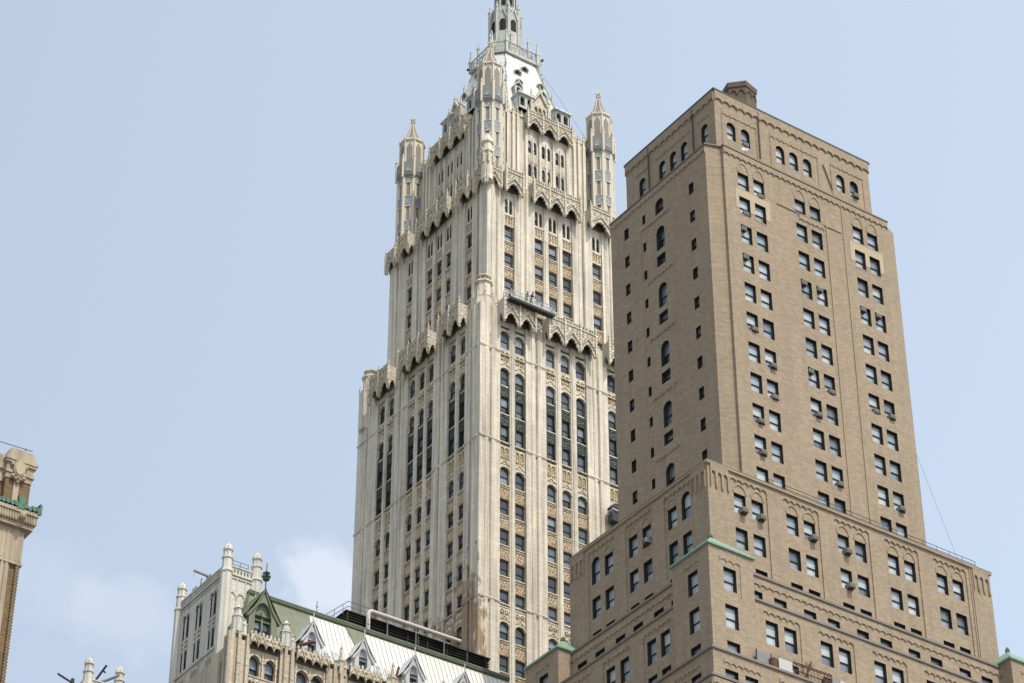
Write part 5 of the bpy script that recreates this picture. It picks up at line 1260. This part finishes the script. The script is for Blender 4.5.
# ================================================================== white panelled end towers
def end_tower(x0, y0, lx, ly, zt, name, label, detail):
    root = thing(name, label, 'building', (x0, y0, -1.6)); wn = Windows(lambda x, y: False)
    eR = Fr('R', x0, y0); eL = Fr('L', x0, y0); t = MB()
    ops = []; zw = zt-1.8
    if detail:
        for u in (2.0, 4.75, 7.2):
            for a in (u-.58, u+.1):
                ops.append((a, a+.48, zw-2.55, zw, pointed(a, a+.48, zw-.5, .5, 3))); wn.add(eL, a+.24, zw-2.55, .48, 2.5, .3, .0, 'shaded')
                ops.append((a, a+.48, zw-6.0, zw-4.1, None)); wn.add(eL, a+.24, zw-6.0, .48, 1.9, 0, .0, 'shaded')
                box(t, eL, a-.03, a+.51, zw-4.1, zw-2.55, .0, .03, 'terracotta_ochre'); 
                for j in range(3): box(t, eL, a-.05, a+.53, zw-3.95+j*.5, zw-3.8+j*.5, .0, .08, WW)
            extr_ring(t, eL, pointed(u-.62, u-.06, zw-.5, .5, 3), pointed(u-.72, u+.04, zw-.5, .66, 3), -.02, .1, 'terracotta_carved'); extr_ring(t, eL, pointed(u+.06, u+.62, zw-.5, .5, 3), pointed(u-.04, u+.72, zw-.5, .66, 3), -.02, .1, 'terracotta_carved')
            box(t, eL, u-.07, u+.07, zw-6.1, zw+.4, -.02, .1, WW)
        box(t, eL, 0, ly, zw-6.5, zw-6.3, -.02, .2, 'wing_white')
        for u in (2.0, 4.75, 7.2):
            for a in (u-.58, u+.1): ops.append((a, a+.48, zw-11, zw-8.6, None)); wn.add(eL, a+.24, zw-11, .48, 2.4, 0, .0, 'shaded')
            box(t, eL, u-.75, u+.75, zw-8.5, zw-6.7, -.02, .1, 'terracotta_carved'); box(t, eL, u-.55, u+.55, zw-8.2, zw-7.1, .08, .12, 'terracotta_ochre')
    wall(t, eL, .0, ly, 100, zt-.6, ops, WW, .12); wall(t, eR, 0, lx, 100, zt-.6, [], WW, .3)
    wbox(t, x0+.55, x0+lx-.02, y0+.3, y0+ly-.02, -1.6, zt-1.2, WW)
    # blind tracery on the front and parapet
    n = 3
    for k in range(n+1): box(t, eR, .35+k*(lx-.7)/n-.05, .35+k*(lx-.7)/n+.05, 100, zt-.8, -.02, .08, WW)
    for k in range(n):
        a = .35+k*(lx-.7)/n; b = .35+(k+1)*(lx-.7)/n
        extr_ring(t, eR, pointed(a+.06, b-.06, zt-3.3, .75, 4), pointed(a-.04, b+.04, zt-3.3, .9, 4), -.02, .09, 'terracotta_carved')
    for f_, L in ((eR, lx), (eL, ly)):
        box(t, f_, -.02, L, zt-.75, zt-.6, -.3, .16, WW)
        m_ = int(L/.34)
        wall(t, f_, .0, L, zt-.6, zt+.15, [(.1+k*(L-.2)/m_, .1+k*(L-.2)/m_+.2, zt-.5, zt, pointed(.1+k*(L-.2)/m_, .1+k*(L-.2)/m_+.2, zt-.2, .2, 2)) for k in range(m_)], WW, .12)
        box(t, f_, .0, L, zt-.6, zt+.13, -.4, -.14, WW); box(t, f_, .0, L, zt+.15, zt+.28, -.4, .1, WW)
        box(t, f_, .0, L, zt-1.05, zt-.95, -.02, .1, WW)
    for u in (ly*.36, ly*.66): box(t, eL, u-.5, u+.5, zt+.2, zt+.6, -.3, .08, WW)
    t.build('wall', root)
    for cx, cy in ((0.15, .15), (lx-.1, .1), (.15, ly-.1), (lx-.1, ly-.1)):
        p = MB(); x, y = x0+cx, y0+cy
        lathe(p, x, y, [(.52, 100), (.52, zt-.6), (.64, zt-.55), (.6, zt-.35), (.5, zt-.3), (.46, zt+.85), (.56, zt+.9), (.55, zt+1.05), (.38, zt+1.1), (.36, zt+1.75), (.5, zt+1.8), (.47, zt+1.92)], 'wing_plain', 8)
        lathe(p, x, y, [(.46, zt+1.92), (.42, zt+2.15), (.28, zt+2.38), (.1, zt+2.46), (.06, zt+2.62), (.02, zt+2.7)], 'wing_plain', 10)
        for k in range(8): a = k*math.pi/4+math.pi/8; bar(p, (x+.5*math.cos(a), y+.5*math.sin(a), 100), (x+.5*math.cos(a), y+.5*math.sin(a), zt-.6), .07, 'wing_plain', 4)
        for k in range(8): a = k*math.pi/4+math.pi/8; bar(p, (x+.37*math.cos(a), y+.37*math.sin(a), zt+1.1), (x+.37*math.cos(a), y+.37*math.sin(a), zt+1.8), .06, 'wing_plain', 4); bar(p, (x+.44*math.cos(a), y+.44*math.sin(a), zt+1.8), (x+.44*math.cos(a), y+.44*math.sin(a), zt+2.2), .06, 'wing_plain', 4)
        p.build('corner_pier', root)
    wn.finish(root)
    return root, eR, eL
e1, eR, eL = end_tower(99.3, 189.2, 3.35, 9.0, 128.75, 'end_tower', 'white panelled square tower with domed corner piers behind the green gable', True)
mb = MB(); bar(mb, eL.P(3.3, -.6, 129.2), eL.P(3.6, 1.5, 129.55), .13, 'metal_grey', 5); bar(mb, eL.P(3.6, 1.45, 129.55), eL.P(3.6, 1.45, 128.95), .07, 'metal_light', 5); bar(mb, eL.P(4.0, .4, 129.3), eL.P(4.4, .3, 128.4), .05, 'metal_grey', 4)
build_thing(mb, 'davit', 'grey davit arm sticking out over the parapet of the large white tower', 'davit')
mb = MB()
for z in (129.4, 129.8): bar(mb, eR.P(.7, -.3, z), eR.P(2.5, -.3, z), .03, 'metal_dark', 4)
for u in (.8, 1.6, 2.45): bar(mb, eR.P(u, -.3, 128.9), eR.P(u, -.3, 129.8), .03, 'metal_dark', 4)
build_thing(mb, 'parapet_railing', 'thin dark railing on the parapet between two domed piers', 'railing')
e2, eR2, eL2 = end_tower(96.75, 211.6, 3.6, 9.0, 126.1, 'end_tower', 'tip of a white tower with domed piers and dark beams, bottom left', False)
mb = MB(); bar(mb, eR2.P(1.0, -.6, 126.35), eR2.P(1.7, .5, 128.05), .12, 'metal_dark', 5); bar(mb, eR2.P(1.5, .1, 127.65), eR2.P(1.8, .2, 127.35), .09, 'metal_dark', 5)
build_thing(mb, 'roof_beam', 'short dark beam standing up behind the parapet of the small white tower tip', 'beam')
mb = MB(); bar(mb, eR2.P(1.6, -.4, 126.45), eR2.P(3.4, .1, 127.65), .17, 'metal_grey', 5); bar(mb, eR2.P(1.2, -.4, 126.55), eR2.P(2.2, -.3, 126.50), .06, 'copper_green', 4)
build_thing(mb, 'roof_beam', 'long grey beam leaning on the right domed pier of the small white tower tip', 'beam')
mb = MB(); bar(mb, eL2.P(1.6, -.2, 125.95), eL2.P(1.4, 2.5, 126.65), .11, 'metal_dark', 5); bar(mb, eL2.P(1.5, .8, 125.95), eL2.P(1.5, .8, 126.65), .2, 'metal_dark', 5)
build_thing(mb, 'davit', 'dark davit arm left of the small white tower tip at the bottom edge', 'davit')

# ================================================================== brown brick tower at the left edge
BX, BY = 75.05, 185.4
bt = thing('ornate_tower', 'brown brick tower with buff stone trim and green copper cresting at the left edge', 'building', (BX, BY, -1.6))
fb = Fr('R', BX, BY); BB, BS = 'brown_brick', 'buff_stone'
t = MB()
wbox(t, BX, BX+2.4, BY, BY+2.6, 123.8, 127.7, BB); wbox(t, BX-12, BX+.02, BY+.55, BY+3, 123.8, 127.3, BB); box(t, fb, .78, 1.3, 123.8, 127.6, -.1, .12, BS)
t.build('attic', bt)
t = MB(); box(t, fb, -.05, 2.45, 127.55, 128.1, -2.7, .08, BS); box(t, fb, -.15, 2.6, 128.1, 128.35, -2.8, .2, BS); box(t, fb, -.05, 2.5, 128.35, 129.1, -2.7, .1, BS)
box(t, fb, -.2, 2.68, 129.1, 129.35, -2.9, .28, BS); box(t, fb, -.28, 2.78, 129.35, 129.6, -3, .36, BS)
prof = [(-.22, 129.6), (2.72, 129.6), (2.65, 129.85), (2.35, 130.45), (2.1, 130.62), (.3, 130.62), (.05, 130.45), (-.15, 129.85)]
extr(t, fb, prof, -2.8, .22, BS)
box(t, fb, -12, -.05, 127.3, 128.5, -3, -.45, BS); box(t, fb, -12, -.05, 128.5, 129.1, -3, -.25, BS); box(t, fb, -12, -.05, 129.1, 130.0, -3, -.4, BS)
t.build('cornice_cap', bt)
t = MB()
ov = [(1.05+.42*math.cos(k*math.pi/10), 128.62+.72*math.sin(k*math.pi/10)) for k in range(20)]; ov2 = [(1.05+.56*math.cos(k*math.pi/10), 128.62+.88*math.sin(k*math.pi/10)) for k in range(20)]
extr(t, fb, ov2, .05, .42, BS); extr(t, fb, ov, .4, .5, 'stucco')
for u, z, r in ((.55, 127.75, .22), (1.55, 127.75, .22), (.85, 127.55, .2), (1.25, 127.55, .2), (1.05, 127.7, .22), (.4, 128.9, .18), (1.7, 128.9, .18), (1.05, 127.25, .16)): 
    c = fb.P(u, .25, z); lathe(t, c[0], c[1], [(r*.3, z-r), (r, z-r*.4), (r, z+r*.4), (r*.3, z+r)], BS, 8)
t.build('cartouche', bt)
t = MB(); rng = random.Random(3)
for L0, L1, f_ in ((-12, 3.15, Fr('R', BX, BY-.75)),):
    u = L0
    while u < L1:
        h = rng.uniform(.4, .75); pr = [(u-.3, 124.35), (u+.3, 124.35), (u+.36, 124.35+h*.4), (u+.1, 124.35+h*.6), (u+.2, 124.35+h), (u-.06, 124.35+h*.85), (u-.24, 124.35+h*.95), (u-.16, 124.35+h*.5), (u-.34, 124.35+h*.45)]
        extr(t, f_, pr, -.1, .06, 'verdigris'); lathe_disc(t, f_, u, 124.35+h*.45, .2, .04, .14, 'verdigris'); u += .42
extr(t, Fr('R', BX, BY-.75), [(2.9, 124.3), (3.3, 124.3), (3.45, 124.9), (3.4, 125.35), (3.2, 125.45), (3.22, 125.15), (3.05, 124.9)], -.5, .1, 'verdigris')
extr(t, Fr('R', BX, BY-.75), [(1.1, 124.3), (1.75, 124.3), (1.6, 124.8), (1.85, 125.3), (1.55, 125.7), (1.3, 125.5), (1.1, 125.6), (1.2, 125.0)], -.2, .15, 'verdigris')
u = -.75
while u < 2.5:
    pr = [(u-.2, 124.3), (u+.2, 124.3), (u+.2, 124.8), (u, 125.0), (u-.2, 124.75)]; extr(t, Fr('L', BX+3.1, BY), pr, -.1, .06, 'verdigris'); u += .42
t.build('copper_cresting', bt)
t = MB(); box(t, fb, -12, 3.2, 124.0, 124.35, -3.2, .85, BS); box(t, fb, -12, 3.1, 123.2, 124.0, -3.1, .7, BS); box(t, fb, -12, 2.95, 122.75, 123.2, -3, .5, BS)
u = -12
while u < 3.1: box(t, fb, u, u+.13, 123.3, 123.9, .68, .78, BS); u += .25
lathe(t, *fb.P(1.65, .95, 0)[:2], [(.1, 123.25), (.3, 123.4), (.34, 123.65), (.2, 123.9)], BS, 8)
t.build('cornice', bt)
t = MB(); box(t, fb, -12, 2.4, 119.5, 122.75, -2.6, .05, BS); box(t, fb, -12, 2.5, 119.2, 119.5, -2.7, .16, BS)
for k in range(14): 
    u = -3.6+.44*k
    if u < 2.3: box(t, fb, u, u+.2, 119.6, 122.5, .03, .1, BS)
wbox(t, BX-12, BX+2.35, BY+.1, BY+2.6, -1.6, 119.3, BB)
for k in range(9):
    u = -2.4+.42*k; box(t, fb, u, u+.24, 100, 119.25, -.1, .12, BS)
box(t, fb, -12, 1.35, 100, 119.2, -.15, .02, BS)
t.build('shaft', bt)
t = MB()
for k in range(60):
    z = 119.0-.32*k; bar(t, fb.P(1.95, .05, z), fb.P(2.33, .05, z-.25), .1, BS, 5)
bar(t, fb.P(2.14, -.05, 100), fb.P(2.14, -.05, 119.2), .2, BB, 8)
t.build('rope_column', bt)
mb = MB(); bar(mb, (BX-2.5, BY-.1, 130.75), (BX+2.15, BY-.1, 130.95), .04, 'rust', 4); bar(mb, (BX+1.5, BY-.1, 130.6), (BX+1.5, BY-.1, 131.0), .04, 'rust', 4)
build_thing(mb, 'roof_rod', 'thin brown rod lying across the top of the tower at the left edge', 'rod')
